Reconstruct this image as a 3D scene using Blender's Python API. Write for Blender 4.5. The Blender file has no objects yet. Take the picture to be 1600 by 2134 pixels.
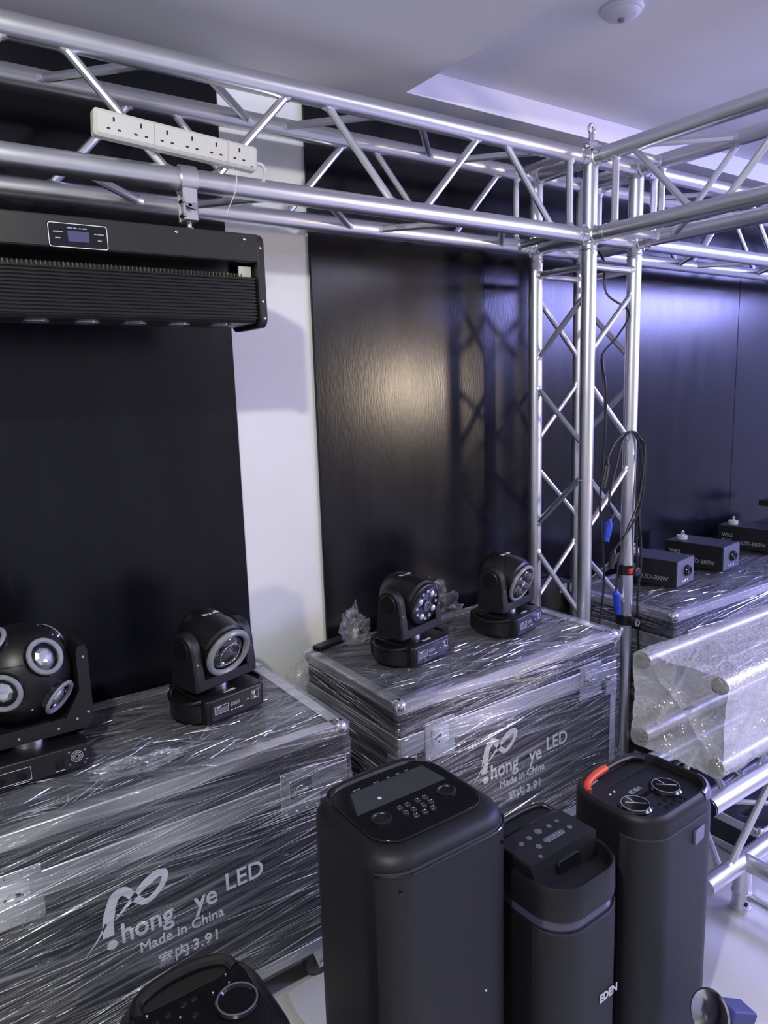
import bpy, math, random
from mathutils import Matrix, Vector, noise
random.seed(7)
PI = math.pi
scene = bpy.context.scene
COL = scene.collection

# ------------------------------------------------------------------ camera
cam = bpy.data.cameras.new('camera'); camo = bpy.data.objects.new('camera', cam); COL.objects.link(camo)
F_PX = 1512.4
yaw, pitch, roll = 0.967574, 0.168958, 0.03133
Fv = Vector((math.cos(yaw)*math.cos(pitch), math.sin(yaw)*math.cos(pitch), -math.sin(pitch)))
Rv = Vector((math.sin(yaw), -math.cos(yaw), 0)); Dv = Fv.cross(Rv)
r2 = math.cos(roll)*Rv + math.sin(roll)*Dv; d2 = -math.sin(roll)*Rv + math.cos(roll)*Dv
camo.matrix_world = Matrix(((r2.x, -d2.x, -Fv.x, -2.0153), (r2.y, -d2.y, -Fv.y, -1.6748), (r2.z, -d2.z, -Fv.z, 1.5438), (0, 0, 0, 1)))
cam.sensor_fit = 'VERTICAL'; cam.sensor_height = 36; cam.lens = F_PX*36/2134
cam.clip_start = .05
scene.camera = camo

# ------------------------------------------------------------------ world, lights, exposure
vs = scene.view_settings
vs.view_transform = 'Standard'; vs.look = 'None'; vs.gamma = 1; vs.use_curve_mapping = False; vs.exposure = -.12
try:
    scene.cycles.use_denoising = True
    scene.cycles.transparent_max_bounces = 12
    scene.cycles.sample_clamp_indirect = 6
    scene.cycles.max_bounces = 6; scene.cycles.diffuse_bounces = 2; scene.cycles.glossy_bounces = 3
    scene.cycles.adaptive_threshold = .06
except Exception: pass
world = bpy.data.worlds.new('world'); scene.world = world; world.use_nodes = True
world.node_tree.nodes['Background'].inputs[0].default_value = (.59, .585, .72, 1)
world.node_tree.nodes['Background'].inputs[1].default_value = .78
def light(name, kind, loc, power, color, size=.1, target=None, **kw):
    l = bpy.data.lights.new(name, kind); l.energy = power; l.color = color
    o = bpy.data.objects.new(name, l); COL.objects.link(o); o.location = loc
    if kind == 'AREA': l.size = size
    else: l.shadow_soft_size = size
    for k, v in kw.items(): setattr(l, k, v)
    if target is not None:
        o.rotation_euler = (Vector(target)-Vector(loc)).to_track_quat('-Z', 'Y').to_euler()
    return o
light('ceiling_downlight', 'SPOT', (-2.3, -1.5, 2.36), 104, (1, 1, .92), .035, target=(-1.5, -.1, .9), spot_size=2.5, spot_blend=.5)
light('warm_stage_lamp', 'SPOT', (2.05, -3.0, 1.55), 170, (1, .80, .60), .14, target=(-.45, .38, 1.5), spot_size=.8, spot_blend=.7)
light('blue_led_strip', 'AREA', (3.8, -2.1, 2.28), 170, (.36, .37, 1), 2.0, target=(1.3, .0, 1.2), shape='RECTANGLE', size_y=.45)
light('lavender_fill', 'AREA', (.9, -2.6, 2.38), 44, (.82, .79, 1), 1.0, target=(.6, -2.0, 0))  # added fill for the lavender ambient, no known fixture at this spot

# ------------------------------------------------------------------ materials
def mat(name, base=(.5, .5, .5), rough=.5, metal=0, spec=.5, bump=0, bscale=60, cvar=0, cscale=8, stretch=(1, 1, 1), coat=0, rvar=0):
    m = bpy.data.materials.new(name); m.use_nodes = True
    nt = m.node_tree; b = nt.nodes['Principled BSDF']
    b.inputs['Base Color'].default_value = (*base, 1); b.inputs['Roughness'].default_value = rough
    b.inputs['Metallic'].default_value = metal; b.inputs['Specular IOR Level'].default_value = spec
    b.inputs['Coat Weight'].default_value = coat
    tc = nt.nodes.new('ShaderNodeTexCoord'); mp = nt.nodes.new('ShaderNodeMapping')
    mp.inputs['Scale'].default_value = stretch
    nt.links.new(tc.outputs['Object'], mp.inputs['Vector'])
    if bump:
        n = nt.nodes.new('ShaderNodeTexNoise'); n.inputs['Scale'].default_value = bscale; n.inputs['Detail'].default_value = 3
        bp = nt.nodes.new('ShaderNodeBump'); bp.inputs['Strength'].default_value = bump; bp.inputs['Distance'].default_value = .002
        nt.links.new(mp.outputs[0], n.inputs['Vector']); nt.links.new(n.outputs['Fac'], bp.inputs['Height'])
        nt.links.new(bp.outputs[0], b.inputs['Normal'])
    if cvar or rvar:
        n2 = nt.nodes.new('ShaderNodeTexNoise'); n2.inputs['Scale'].default_value = cscale; n2.inputs['Detail'].default_value = 5
        nt.links.new(mp.outputs[0], n2.inputs['Vector'])
        if cvar:
            rp = nt.nodes.new('ShaderNodeValToRGB')
            rp.color_ramp.elements[0].position = .3; rp.color_ramp.elements[1].position = .7
            rp.color_ramp.elements[0].color = (*[max(0, c*(1-cvar)) for c in base], 1)
            rp.color_ramp.elements[1].color = (*[min(1, c*(1+cvar)) for c in base], 1)
            nt.links.new(n2.outputs['Fac'], rp.inputs[0]); nt.links.new(rp.outputs[0], b.inputs['Base Color'])
        if rvar:
            mr = nt.nodes.new('ShaderNodeMapRange'); mr.inputs[3].default_value = max(0, rough-rvar); mr.inputs[4].default_value = min(1, rough+rvar)
            nt.links.new(n2.outputs['Fac'], mr.inputs[0]); nt.links.new(mr.outputs[0], b.inputs['Roughness'])
    return m
def film_mat(name, tint, streaks, lo, hi, bump=.5, rough=.12, fine=0, amin=.05, amax=.7, gloss=.5, dist=.4):
    """clear plastic: see-through where it lies smooth, milky and shiny along the folds"""
    m = bpy.data.materials.new(name); m.use_nodes = True; nt = m.node_tree
    b = nt.nodes['Principled BSDF']; out = nt.nodes['Material Output']
    b.inputs['Base Color'].default_value = (*tint, 1); b.inputs['Roughness'].default_value = .5; b.inputs['Specular IOR Level'].default_value = .3
    gl = nt.nodes.new('ShaderNodeBsdfGlossy'); gl.inputs['Roughness'].default_value = rough; gl.inputs['Color'].default_value = (.95, .95, .95, 1)
    tc = nt.nodes.new('ShaderNodeTexCoord'); prev = None
    for rows in streaks:
        cb = nt.nodes.new('ShaderNodeCombineXYZ')
        for i, row in enumerate(rows):
            d = nt.nodes.new('ShaderNodeVectorMath'); d.operation = 'DOT_PRODUCT'; d.inputs[1].default_value = row
            nt.links.new(tc.outputs['Object'], d.inputs[0]); nt.links.new(d.outputs['Value'], cb.inputs[i])
        n = nt.nodes.new('ShaderNodeTexNoise'); n.inputs['Scale'].default_value = 1; n.inputs['Detail'].default_value = 4; n.inputs['Roughness'].default_value = .62
        n.inputs['Distortion'].default_value = dist
        nt.links.new(cb.outputs[0], n.inputs['Vector'])
        if prev is None: prev = n.outputs['Fac']
        else:
            mx = nt.nodes.new('ShaderNodeMath'); mx.operation = 'MAXIMUM'
            nt.links.new(prev, mx.inputs[0]); nt.links.new(n.outputs['Fac'], mx.inputs[1]); prev = mx.outputs[0]
    mr = nt.nodes.new('ShaderNodeMapRange'); mr.inputs[1].default_value = lo; mr.inputs[2].default_value = hi
    mr.inputs[3].default_value = amin; mr.inputs[4].default_value = amax
    nt.links.new(prev, mr.inputs[0])
    bp = nt.nodes.new('ShaderNodeBump'); bp.inputs['Strength'].default_value = bump; bp.inputs['Distance'].default_value = .01
    nt.links.new(prev, bp.inputs['Height']); last = bp
    if fine:
        v = nt.nodes.new('ShaderNodeTexVoronoi'); v.inputs['Scale'].default_value = fine
        nt.links.new(tc.outputs['Object'], v.inputs['Vector'])
        b2 = nt.nodes.new('ShaderNodeBump'); b2.inputs['Strength'].default_value = .6; b2.inputs['Distance'].default_value = .006; b2.invert = True
        nt.links.new(v.outputs['Distance'], b2.inputs['Height']); nt.links.new(bp.outputs[0], b2.inputs['Normal']); last = b2
    nt.links.new(last.outputs[0], b.inputs['Normal']); nt.links.new(last.outputs[0], gl.inputs['Normal'])
    mg = nt.nodes.new('ShaderNodeMixShader'); mg.inputs[0].default_value = gloss
    nt.links.new(b.outputs[0], mg.inputs[1]); nt.links.new(gl.outputs[0], mg.inputs[2])
    tr = nt.nodes.new('ShaderNodeBsdfTransparent'); ms = nt.nodes.new('ShaderNodeMixShader')
    nt.links.new(mr.outputs[0], ms.inputs[0]); nt.links.new(tr.outputs[0], ms.inputs[1]); nt.links.new(mg.outputs[0], ms.inputs[2])
    nt.links.new(ms.outputs[0], out.inputs[0])
    return m
def glow_mat(name, col, strength):
    m = mat(name, col, .4); b = m.node_tree.nodes['Principled BSDF']
    b.inputs['Emission Color'].default_value = (*col, 1); b.inputs['Emission Strength'].default_value = strength
    return m
M = {}
M['alu'] = mat('aluminium_tube', (.72, .73, .75), .36, 1, bump=.05, bscale=90, rvar=.08, cscale=14)
M['weld'] = mat('weld_bead', (.8, .81, .84), .35, 1, bump=.4, bscale=300)
M['alu_matte'] = mat('aluminium_extrusion', (.70, .71, .72), .38, 1, bump=.05, rvar=.08)
M['chrome'] = mat('chrome', (.8, .8, .82), .16, 1, rvar=.06)
M['zinc'] = mat('zinc_plate', (.62, .66, .66), .35, .9, cvar=.1, cscale=40)
M['white_wall'] = mat('white_painted_wall', (.80, .81, .79), .6, bump=.12, bscale=30, cvar=.03, cscale=4)
M['ceiling'] = mat('ceiling_paint', (.84, .83, .85), .65, bump=.05, bscale=20, cvar=.02, cscale=2)
M['ply'] = mat('film_faced_plywood', (.0045, .0045, .0075), .24, spec=.34, bump=.12, bscale=42, cvar=.3, cscale=3, stretch=(4, 1, .7), rvar=.05)
M['ply_edge'] = mat('plywood_edge', (.03, .025, .022), .7)
M['floor'] = mat('polished_cream_tile', (.66, .66, .60), .16, spec=.5, cvar=.1, cscale=3, bump=.02, bscale=4)
M['grout'] = mat('grout', (.35, .34, .3), .8)
M['plastic'] = mat('black_plastic', (.0055, .0056, .0065), .40, bump=.06, bscale=400, rvar=.06)
M['plastic_matte'] = mat('black_matte_plastic', (.007, .0072, .009), .5, bump=.15, bscale=600)
M['gloss'] = mat('black_gloss', (.008, .008, .010), .12, spec=.6)
M['powder'] = mat('black_powder_coat', (.012, .0128, .0125), .45, bump=.1, bscale=500)
M['heatsink'] = mat('black_anodised', (.014, .014, .013), .28, spec=.6, metal=.3)
M['grille'] = mat('speaker_grille', (.010, .0105, .013), .45, bump=.5, bscale=900)
M['screen'] = mat('smoked_display', (.035, .04, .045), .2)
M['lcd'] = mat('blue_lcd', (.07, .07, .16), .25)
M['ink'] = mat('white_print', (.75, .77, .78), .5)
M['greyink'] = mat('grey_print', (.32, .33, .36), .5)
M['white'] = mat('white_plastic', (.54, .54, .51), .35, cvar=.03)
M['hole'] = mat('dark_slot', (.006, .006, .006), .7)
M['orange'] = mat('orange_handle', (.75, .075, .015), .4)
M['blue'] = mat('blue_connector', (.02, .06, .55), .35)
M['navy'] = mat('navy_plastic', (.05, .06, .20), .45)
M['red'] = mat('red_plastic', (.5, .02, .02), .4)
M['rubber'] = mat('grey_rubber', (.075, .08, .078), .6)
M['cable'] = mat('black_cable', (.01, .01, .011), .4)
M['case'] = mat('case_laminate', (.010, .011, .018), .4, bump=.2, bscale=260, cvar=.15, cscale=6)
M['lens'] = mat('lens_glass', (.03, .03, .035), .05, spec=1, coat=1)
M['crystal'] = mat('faceted_lens', (.75, .77, .85), .06, .75, coat=1)
M['ring'] = mat('frosted_ring', (.24, .25, .27), .28, spec=.6, cvar=.12, cscale=30)
M['plate'] = mat('grey_plate', (.12, .13, .17), .35)
M['lightbar'] = mat('light_bar_diffuser', (.07, .068, .12), .16, spec=.8)
M['rim_sheen'] = mat('rim_diffuser_sheen', (.20, .195, .34), .2, spec=.7)  # rim diffuser with its bright lavender reflection put into the base colour
M['fin'] = mat('fin_metal', (.10, .10, .075), .45, .6)
M['detector'] = mat('detector_white', (.72, .71, .74), .5)
M['film_side'] = film_mat('stretch_film_side', (.80, .82, .86), [((1.6, 1.5, 0), (0, 1.0, .4), (-9, -7, 110)), ((1.5, 1.2, 0), (0, .8, .5), (8, 5, 75)), ((1.0, 1.2, 0), (0, .8, .5), (-22, -18, 170))], .50, .82, bump=.8, rough=.13, amin=.05, amax=.60, gloss=.62, dist=.15)
M['film_top'] = film_mat('stretch_film_top', (.80, .82, .86), [((2.5, 6, 0), (-9, 62, 0), (0, 0, 5)), ((7, 3, 0), (16, 30, 0), (0, 0, 5))], .42, .80, bump=.9, rough=.13, amin=.10, amax=.6, gloss=.55, dist=.9)
M['film_loose'] = film_mat('loose_film', (.82, .84, .88), [((22, 9, 0), (-8, 40, 12), (3, 4, 30))], .42, .74, bump=.9, rough=.12, amin=.06, amax=.5, gloss=.6)
M['bubble'] = film_mat('bubble_wrap', (.86, .86, .83), [((7, 4, 0), (2, 9, 5), (3, 4, 12))], .3, .75, bump=.5, rough=.16, fine=95, amin=.36, amax=.74, gloss=.3)
M['crease'] = film_mat('film_crease', (.88, .89, .92), [((9, 9, 0), (0, 9, 9), (3, 4, 30))], .35, .65, bump=.2, rough=.14, amin=.16, amax=.8, gloss=.62)
M['sheet'] = mat('floor_plastic_sheet', (.70, .69, .74), .22, bump=.5, bscale=9, cvar=.06, cscale=5)

# ------------------------------------------------------------------ mesh helpers
def rrect(w, d, r, n=5):
    r = min(r, w/2-1e-5, d/2-1e-5); pts = []
    for cx, cy, a0 in ((w/2-r, d/2-r, 0), (-w/2+r, d/2-r, PI/2), (-w/2+r, -d/2+r, PI), (w/2-r, -d/2+r, 1.5*PI)):
        for i in range(n+1):
            a = a0+PI/2*i/n; pts.append((cx+r*math.cos(a), cy+r*math.sin(a)))
    return pts
def dirmat(p, d, up=(0, 0, 1)):
    """local z -> d"""
    z = Vector(d).normalized(); u = Vector(up)
    if abs(z.dot(u)) > .999: u = Vector((0, 1, 0))
    x = u.cross(z).normalized(); y = z.cross(x)
    return Matrix(((x.x, y.x, z.x, p[0]), (x.y, y.y, z.y, p[1]), (x.z, y.z, z.z, p[2]), (0, 0, 0, 1)))
FRONT = Matrix(((1, 0, 0, 0), (0, 0, -1, 0), (0, 1, 0, 0), (0, 0, 0, 1)))      # local xy plane -> a face that looks towards -y
LEFT = Matrix(((0, 0, -1, 0), (-1, 0, 0, 0), (0, 1, 0, 0), (0, 0, 0, 1)))      # -> a face that looks towards -x
def at(x, y, z): return Matrix.Translation((x, y, z))
class MB:
    def __init__(s, m=None): s.v = []; s.f = []; s.m = m or Matrix.Identity(4)
    def add(s, vs_, fs_, m=None):
        k = len(s.v); mm = s.m @ m if m is not None else s.m
        s.v += [tuple(mm @ Vector(v)) for v in vs_]; s.f += [tuple(i+k for i in f) for f in fs_]; return s
    def loft(s, rings, m=None, cap0=True, cap1=True, closed=True):
        n = len(rings[0]); vv = [p for r in rings for p in r]; ff = []
        for j in range(len(rings)-1):
            for i in range(n if closed else n-1):
                a = j*n+i; b = j*n+(i+1) % n; ff.append((a, b, b+n, a+n))
        if cap0: ff.append(tuple(reversed(range(n))))
        if cap1: ff.append(tuple(range((len(rings)-1)*n, len(rings)*n)))
        return s.add(vv, ff, m)
    def prism(s, w, d, z0, z1, r=.01, b=.003, m=None, n=5, bt=None, bb=None):
        bt = b if bt is None else bt; bb = b if bb is None else bb; rings = []
        def ring(ins, z): return [(x, y, z) for x, y in rrect(w-2*ins, d-2*ins, max(r-ins, .0004), n)]
        for ang in ((0, .5, 1) if bb > .004 else (0, 1)):
            a = ang*PI/2; rings.append(ring(bb*(1-math.sin(a)), z0+bb*(1-math.cos(a))))
        for ang in ((1, .66, .33, 0) if bt > .004 else (1, 0)):
            a = ang*PI/2; rings.append(ring(bt*(1-math.sin(a)), z1-bt*(1-math.cos(a))))
        return s.loft(rings, m)
    def box(s, x0, x1, y0, y1, z0, z1, b=.002, m=None):
        mm = at((x0+x1)/2, (y0+y1)/2, 0)
        return s.prism(x1-x0, y1-y0, z0, z1, b*1.2, b, (m @ mm) if m is not None else mm, 1)
    def tube(s, p, q, r, n=14, cap=True, r2=None):
        p = Vector(p); q = Vector(q); L = (q-p).length; r2_ = r if r2 is None else r2
        rings = [[(rr*math.cos(2*PI*i/n), rr*math.sin(2*PI*i/n), z) for i in range(n)] for rr, z in ((r, 0), (r2_, L))]
        return s.loft(rings, dirmat(p, q-p), cap, cap)
    def lathe(s, prof, m=None, n=28, cap0=True, cap1=True):
        return s.loft([[(max(r, 1e-5)*math.cos(2*PI*i/n), max(r, 1e-5)*math.sin(2*PI*i/n), z) for i in range(n)] for r, z in prof], m, cap0, cap1)
    def ring(s, R, r, m=None, n=32, k=8):
        vv = []; ff = []
        for i in range(n):
            a = 2*PI*i/n
            for j in range(k):
                c = 2*PI*j/k; vv.append(((R+r*math.cos(c))*math.cos(a), (R+r*math.cos(c))*math.sin(a), r*math.sin(c)))
        for i in range(n):
            for j in range(k):
                ff.append((i*k+j, ((i+1) % n)*k+j, ((i+1) % n)*k+(j+1) % k, i*k+(j+1) % k))
        return s.add(vv, ff, m)
    def ball(s, c, r, n=16, k=10, sc=(1, 1, 1)):
        return s.lathe([(r*math.sin(PI*j/k), -r*math.cos(PI*j/k)) for j in range(k+1)], at(*c) @ Matrix.Diagonal((*sc, 1)), n)
    def path(s, pts, r, n=8, sub=6, rfn=None):
        P_ = [Vector(p) for p in pts]; out = []
        for i in range(len(P_)-1):
            p0 = P_[max(i-1, 0)]; p1 = P_[i]; p2 = P_[i+1]; p3 = P_[min(i+2, len(P_)-1)]
            for t in range(sub):
                u = t/sub
                out.append(.5*((2*p1)+(p2-p0)*u+(2*p0-5*p1+4*p2-p3)*u*u+(3*p1-p0-3*p2+p3)*u**3))
        out.append(P_[-1]); rings = []; up = Vector((.3, .2, .9)).normalized()
        for i, c in enumerate(out):
            t = (out[min(i+1, len(out)-1)]-out[max(i-1, 0)]).normalized()
            x = up.cross(t); x = x.normalized() if x.length > .05 else Vector((1, 0, 0)); y = t.cross(x); up = y if y.length else up
            rr = r if rfn is None else rfn(i/(len(out)-1))
            rings.append([tuple(c+x*rr*math.cos(2*PI*j/n)+y*rr*math.sin(2*PI*j/n)) for j in range(n)])
        return s.loft(rings)
    def poly(s, pts, z0, z1, m=None):
        return s.loft([[(x, y, z0) for x, y in pts], [(x, y, z1) for x, y in pts]], m)
    def build(s, name, m, parent=None, smooth=35, kind=None, label=None):
        me = bpy.data.meshes.new(name); me.from_pydata(s.v, [], s.f); me.update()
        me.materials.append(M[m] if isinstance(m, str) else m)
        if smooth:
            me.shade_smooth(); me.set_sharp_from_angle(angle=math.radians(smooth))
        return link(name, me, parent, kind, label)
def link(name, me, parent=None, kind=None, label=None):
    o = bpy.data.objects.new(name, me); COL.objects.link(o)
    if parent is not None: o.parent = parent
    if kind: o['kind'] = kind
    if label: o['label'] = label
    return o
def thing(name, label, cat, loc=(0, 0, 0), rz=0, group=None):
    o = bpy.data.objects.new(name, None); COL.objects.link(o); o.empty_display_size = .05
    o.location = loc; o.rotation_euler = (0, 0, rz); return tag(o, label, cat, group)
def tag(o, label, cat, group=None):
    o['label'] = label; o['category'] = cat
    if group: o['group'] = group
    return o
def copy_tree(root, loc, rz, label, group=None):
    def cp(o, par):
        c = o.copy(); COL.objects.link(c); c.parent = par
        for ch in list(o.children): cp(ch, c)
        return c
    r = cp(root, None); r.location = loc; r.rotation_euler = (0, 0, rz); r['label'] = label
    if group: r['group'] = group
    return r
def text_mesh(string, size, ext=.0005, align='LEFT', shear=0, bold=0, space=1):
    cu = bpy.data.curves.new('lettering', 'FONT'); cu.body = string; cu.size = size; cu.extrude = ext; cu.align_x = align
    cu.shear = shear; cu.offset = bold; cu.space_character = space; cu.resolution_u = 3
    o = bpy.data.objects.new('lettering', cu); COL.objects.link(o)
    bpy.context.view_layer.update()
    me = bpy.data.meshes.new_from_object(o.evaluated_get(bpy.context.evaluated_depsgraph_get()))
    bpy.data.objects.remove(o); bpy.data.curves.remove(cu); return me
def text(string, size, m, mt, parent, ext=.0005, sx=1, name='lettering', **kw):
    me = text_mesh(string, size, ext, **kw); me.transform(m @ Matrix.Diagonal((sx, 1, 1, 1)))
    me.materials.clear(); me.materials.append(M[mt]); me.name = name
    return link(name, me, parent)

# ------------------------------------------------------------------ setting
YW = .397; CZ = 2.42; RZ = 2.497
RX0, RY1 = -.584, .215                      # recess corner
def struct(name, mb, m, smooth=30):
    o = mb.build(name, m, None, smooth); o['kind'] = 'structure'; return o
XL, XR, YF = -4.2, 4.6, -4.4
struct('floor', MB().box(XL, XR, YF, YW+.1, -.06, 0, .001), 'floor')
wb = struct('wall_back', MB().box(XL, XR, YW, YW+.1, 0, CZ+.2, .001), 'white_wall')
struct('wall_left', MB().box(XL-.1, XL, YF, YW+.1, 0, CZ+.2, .001), 'white_wall')
struct('wall_right', MB().box(XR, XR+.1, YF, YW+.1, 0, CZ+.2, .001), 'white_wall')
mb = MB(); ZC = CZ+.2
mb.box(XL, RX0, YF, YW, CZ, ZC, .0005); mb.box(RX0, XR, RY1, YW, CZ, ZC, .0005); mb.box(RX0, XR, YF, RY1, RZ, ZC, .0005)
struct('ceiling', mb, 'ceiling')
for x0, x1 in ((-3.56, -2.342), (-2.338, -1.121), (-.845, .376), (.379, 1.602), (1.605, 2.83), (2.833, 4.05)):
    MB().box(x0, x1, YW-.012, YW-.0003, 0, CZ-.004, .0012).build('wall_panel', 'ply', wb)

# smoke detector in the recess
t = thing('smoke_detector', 'round white smoke detector on the ceiling above the truss corner', 'smoke detector', (-.297, -.34, RZ))
MB().lathe([(.004, 0), (.054, 0), (.055, -.005), (.052, -.010), (.048, -.012)], None, 36).build('mounting_base', 'detector', t)
MB().lathe([(.048, -.011), (.044, -.018), (.032, -.024), (.012, -.026)], None, 36).build('detector_cover', 'detector', t)
MB().lathe([(.009, -.025), (.008, -.032), (.004, -.034)], None, 16).build('sensor_tip', 'ring', t)

# ------------------------------------------------------------------ truss
RT, RB, S = .025, .0102, .24
def brace_mb(p, q, r=RB):
    mb = MB(); p = Vector(p); q = Vector(q); d = (q-p).normalized()
    mb.tube(p, q, r, 10)
    return mb
def add_brace(root, p, q, r=RB, trim=.022):
    p = Vector(p); q = Vector(q); d = (q-p).normalized()
    b = brace_mb(p+d*trim, q-d*trim, r).build('brace', 'alu', root)
    w = MB(); 
    for e, s_ in ((p, 1), (q, -1)):
        a = e+d*s_*(trim-.003); w.tube(a-d*s_*.002, a+d*s_*.012, r*1.7, 10, r2=r*1.05)
    w.build('weld_bead', 'weld', b, kind='stuff')
def truss(name, label, loc, mp, t0, t1, faces, ends=(), group='aluminium box trusses', hollow=()):
    """mp(t,a,b) -> world point; a,b in 0..S. faces: (chord1, chord2, first node on chord1)"""
    root = thing(name, label, 'truss', loc, 0, group); L = Vector(loc)
    f = lambda t_, c: Vector(mp(t_, c[0]*S, c[1]*S))-L
    for c in ((0, 0), (0, 1), (1, 0), (1, 1)):
        m = MB(); m.tube(f(t0, c), f(t1, c), RT, 24)
        ch = m.build('chord', 'alu', root)
        for e, sgn in ((t0, 1), (t1, -1)):
            if e in ends:
                k = MB(); k.tube(f(e-sgn*.004, c), f(e+sgn*.010, c), RT*1.05, 24); k.tube(f(e-sgn*.03, c), f(e, c), RT*.86, 20)
                k.build('coupler', 'alu_matte', ch)
    step, gap = .308, .042
    for c1, c2, n0 in faces:
        k0 = math.ceil((t0+.02-n0)/step); t_ = n0+k0*step; k = k0
        while t_+step <= t1-.01+.06:
            a, b = (c1, c2) if k % 2 == 0 else (c2, c1)
            e1 = min(t_+step-gap, t1-.02)
            add_brace(root, f(t_+gap, a), f(e1, b)); t_ += step; k += 1
    for e, sgn in ((t0, 1), (t1, -1)):
        if e in ends:
            for c1, c2 in (((0, 0), (0, 1)), ((1, 0), (1, 1)), ((0, 0), (1, 0)), ((0, 1), (1, 1))):
                add_brace(root, f(e+sgn*.04, c1), f(e+sgn*.04, c2), .0115)
    return root
ZT, ZB = 2.26, 2.02
A, Bq, Cq, Dq = (0, 1), (0, 0), (1, 1), (1, 0)     # (y index, z index): front top, front bottom, back top, back bottom
truss('truss_beam', 'long aluminium truss beam carrying the white power strip', (-1.3, .12, ZB-RT), lambda t_, a, b: (t_, a, ZB+b), -2.9, -.06,
      [(A, Bq, -.437), (Cq, Dq, -.745), (Cq, A, -.437), (Dq, Bq, -.745)], ends=(-.06,))
truss('truss_beam', 'blue-lit aluminium truss beam running along the wall beyond the corner', (1.5, .12, ZB-RT), lambda t_, a, b: (t_, a, ZB+b), .30, 3.2,
      [(Bq, A, .60), (Dq, Cq, .90), (Cq, A, .60), (Dq, Bq, .90)], ends=(.30,))
truss('truss_beam', 'grey-shaded aluminium truss beam reaching towards the viewer at upper right', (.12, -1.1, ZB-RT), lambda t_, a, b: (a, -t_, ZB+b), .06, 2.4,
      [(A, Bq, .112), (Cq, Dq, .42), (Cq, A, .42), (Dq, Bq, .112)], ends=(.06,))
PL, PF, PR, PB = (0, 1), (0, 0), (1, 0), (1, 1)
truss('truss_column', 'upright aluminium truss column standing under the corner block', (.12, .12, .01), lambda t_, a, b: (a, b, t_), .02, 1.965,
      [(PL, PF, 1.58), (PF, PR, 1.59), (PB, PL, 1.59), (PR, PB, 1.575)], ends=(1.965,))
t = thing('base_plate', 'flat aluminium base plate under the truss column', 'base plate', (.12, .12, 0))
MB().prism(.30, .30, 0, .012, .02, .002).build('plate', 'alu_matte', t)
for x in (-.12, .12):
    for y in (-.12, .12): MB(at(x, y, 0)).lathe([(.021, .012), (.021, .02), (.018, .0205)]).build('spigot', 'alu_matte', t)
# corner block
t = thing('truss_corner_block', 'welded box corner joining the truss beams on top of the column', 'truss corner', (.12, .12, 1.99))
o = Vector((.12, .12, 1.99)); e = .052
for y in (0, S):
    for z in (ZB, ZT): MB().tube(Vector((-e, y, z))-o, Vector((S+e, y, z))-o, RT, 24).build('tube', 'alu', t)
for x in (0, S):
    for z in (ZB, ZT): MB().tube(Vector((x, -e, z))-o, Vector((x, S, z))-o, RT*.999, 24).build('tube', 'alu', t)
for x in (0, S):
    for y in (0, S):
        c = MB().tube(Vector((x, y, 1.972))-o, Vector((x, y, ZT+.012))-o, RT*1.001, 24).build('tube', 'alu', t)
        k = MB()
        for z, rr in ((1.976, 1.06), (1.994, 1.05)): k.ring(RT*rr-.003, .004, at(x-o.x, y-o.y, z-o.z))
        k.build('coupler', 'alu_matte', c)
        w = MB()
        for z in (ZB, ZT):
            for dx, dy in ((1, 0), (-1, 0), (0, 1), (0, -1)):
                w.ring(RT, .0035, dirmat((x-o.x+dx*.027, y-o.y+dy*.027, z-o.z), (dx, dy, 0)), 20, 5)
        w.build('weld_bead', 'weld', c, kind='stuff')
for (x, y, z) in ((-.03, 0, ZB), (0, -.035, ZB), (S, -.035, ZB), (-.03, S, ZB), (0, -.035, ZT), (S, -.035, ZT), (-.03, S, ZT)):
    q = Vector((x, y, z))-o
    MB().tube(q+Vector((0, 0, -.034)), q+Vector((0, 0, .034)), .005, 10).build('clevis_pin', 'chrome', t)
# swivel clamp sitting on the corner
t = thing('eye_bolt_clamp', 'small steel clamp with an eyelet on top of the truss corner', 'clamp', (-.012, -.012, ZT+.024))
MB().prism(.034, .03, -.004, .022, .006, .003).build('saddle', 'chrome', t)
MB().tube((0, 0, .02), (0, 0, .05), .009, 12).build('bolt', 'chrome', t)
MB(at(0, 0, .062) @ FRONT).ring(.012, .0055, None, 20, 8).build('eyelet', 'alu_matte', t)
for sx in (-1, 1): MB().tube((sx*.018, -.004, .008), (sx*.034, -.010, .003), .0045, 8).build('wing', 'chrome', t)

# ------------------------------------------------------------------ power strip
t = thing('power_strip', 'white six-gang extension socket strip resting on the truss chord', 'power strip', (-1.396, -.03, 2.088), 0)
TI = Matrix.Rotation(-.0, 4, 'X') @ FRONT @ Matrix.Rotation(-.068, 4, 'Z')
MB(TI).prism(.364, .054, -.016, .012, .008, .004).build('casing', 'white', t)
MB(TI).prism(.352, .044, .0115, .0135, .005, .001).build('socket_face', 'white', t)
for i in range(6):
    x = -.142+i*.0555
    s_ = MB(TI); s_.box(x-.002, x+.002, .005, .014, .0128, .0139, .0002)
    s_.box(x-.0145, x-.0075, -.0115, -.0080, .0128, .0139, .0002); s_.box(x+.0075, x+.0145, -.0115, -.0080, .0128, .0139, .0002)
    s_.build('socket', 'hole', t)
for x in (-.058, .108): MB(TI).box(x-.0004, x+.0004, -.022, .022, .0134, .0138, .0001).build('seam', 'ring', t)
MB(TI).box(.164, .170, -.020, -.018, .0128, .0140, .0002).build('neon_lamp', 'hole', t)
MB().path([(.18, .0, -.018), (.197, .0, -.020), (.206, .006, -.034), (.205, .02, -.062)], .0042).build('power_lead', 'white', t)
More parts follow.
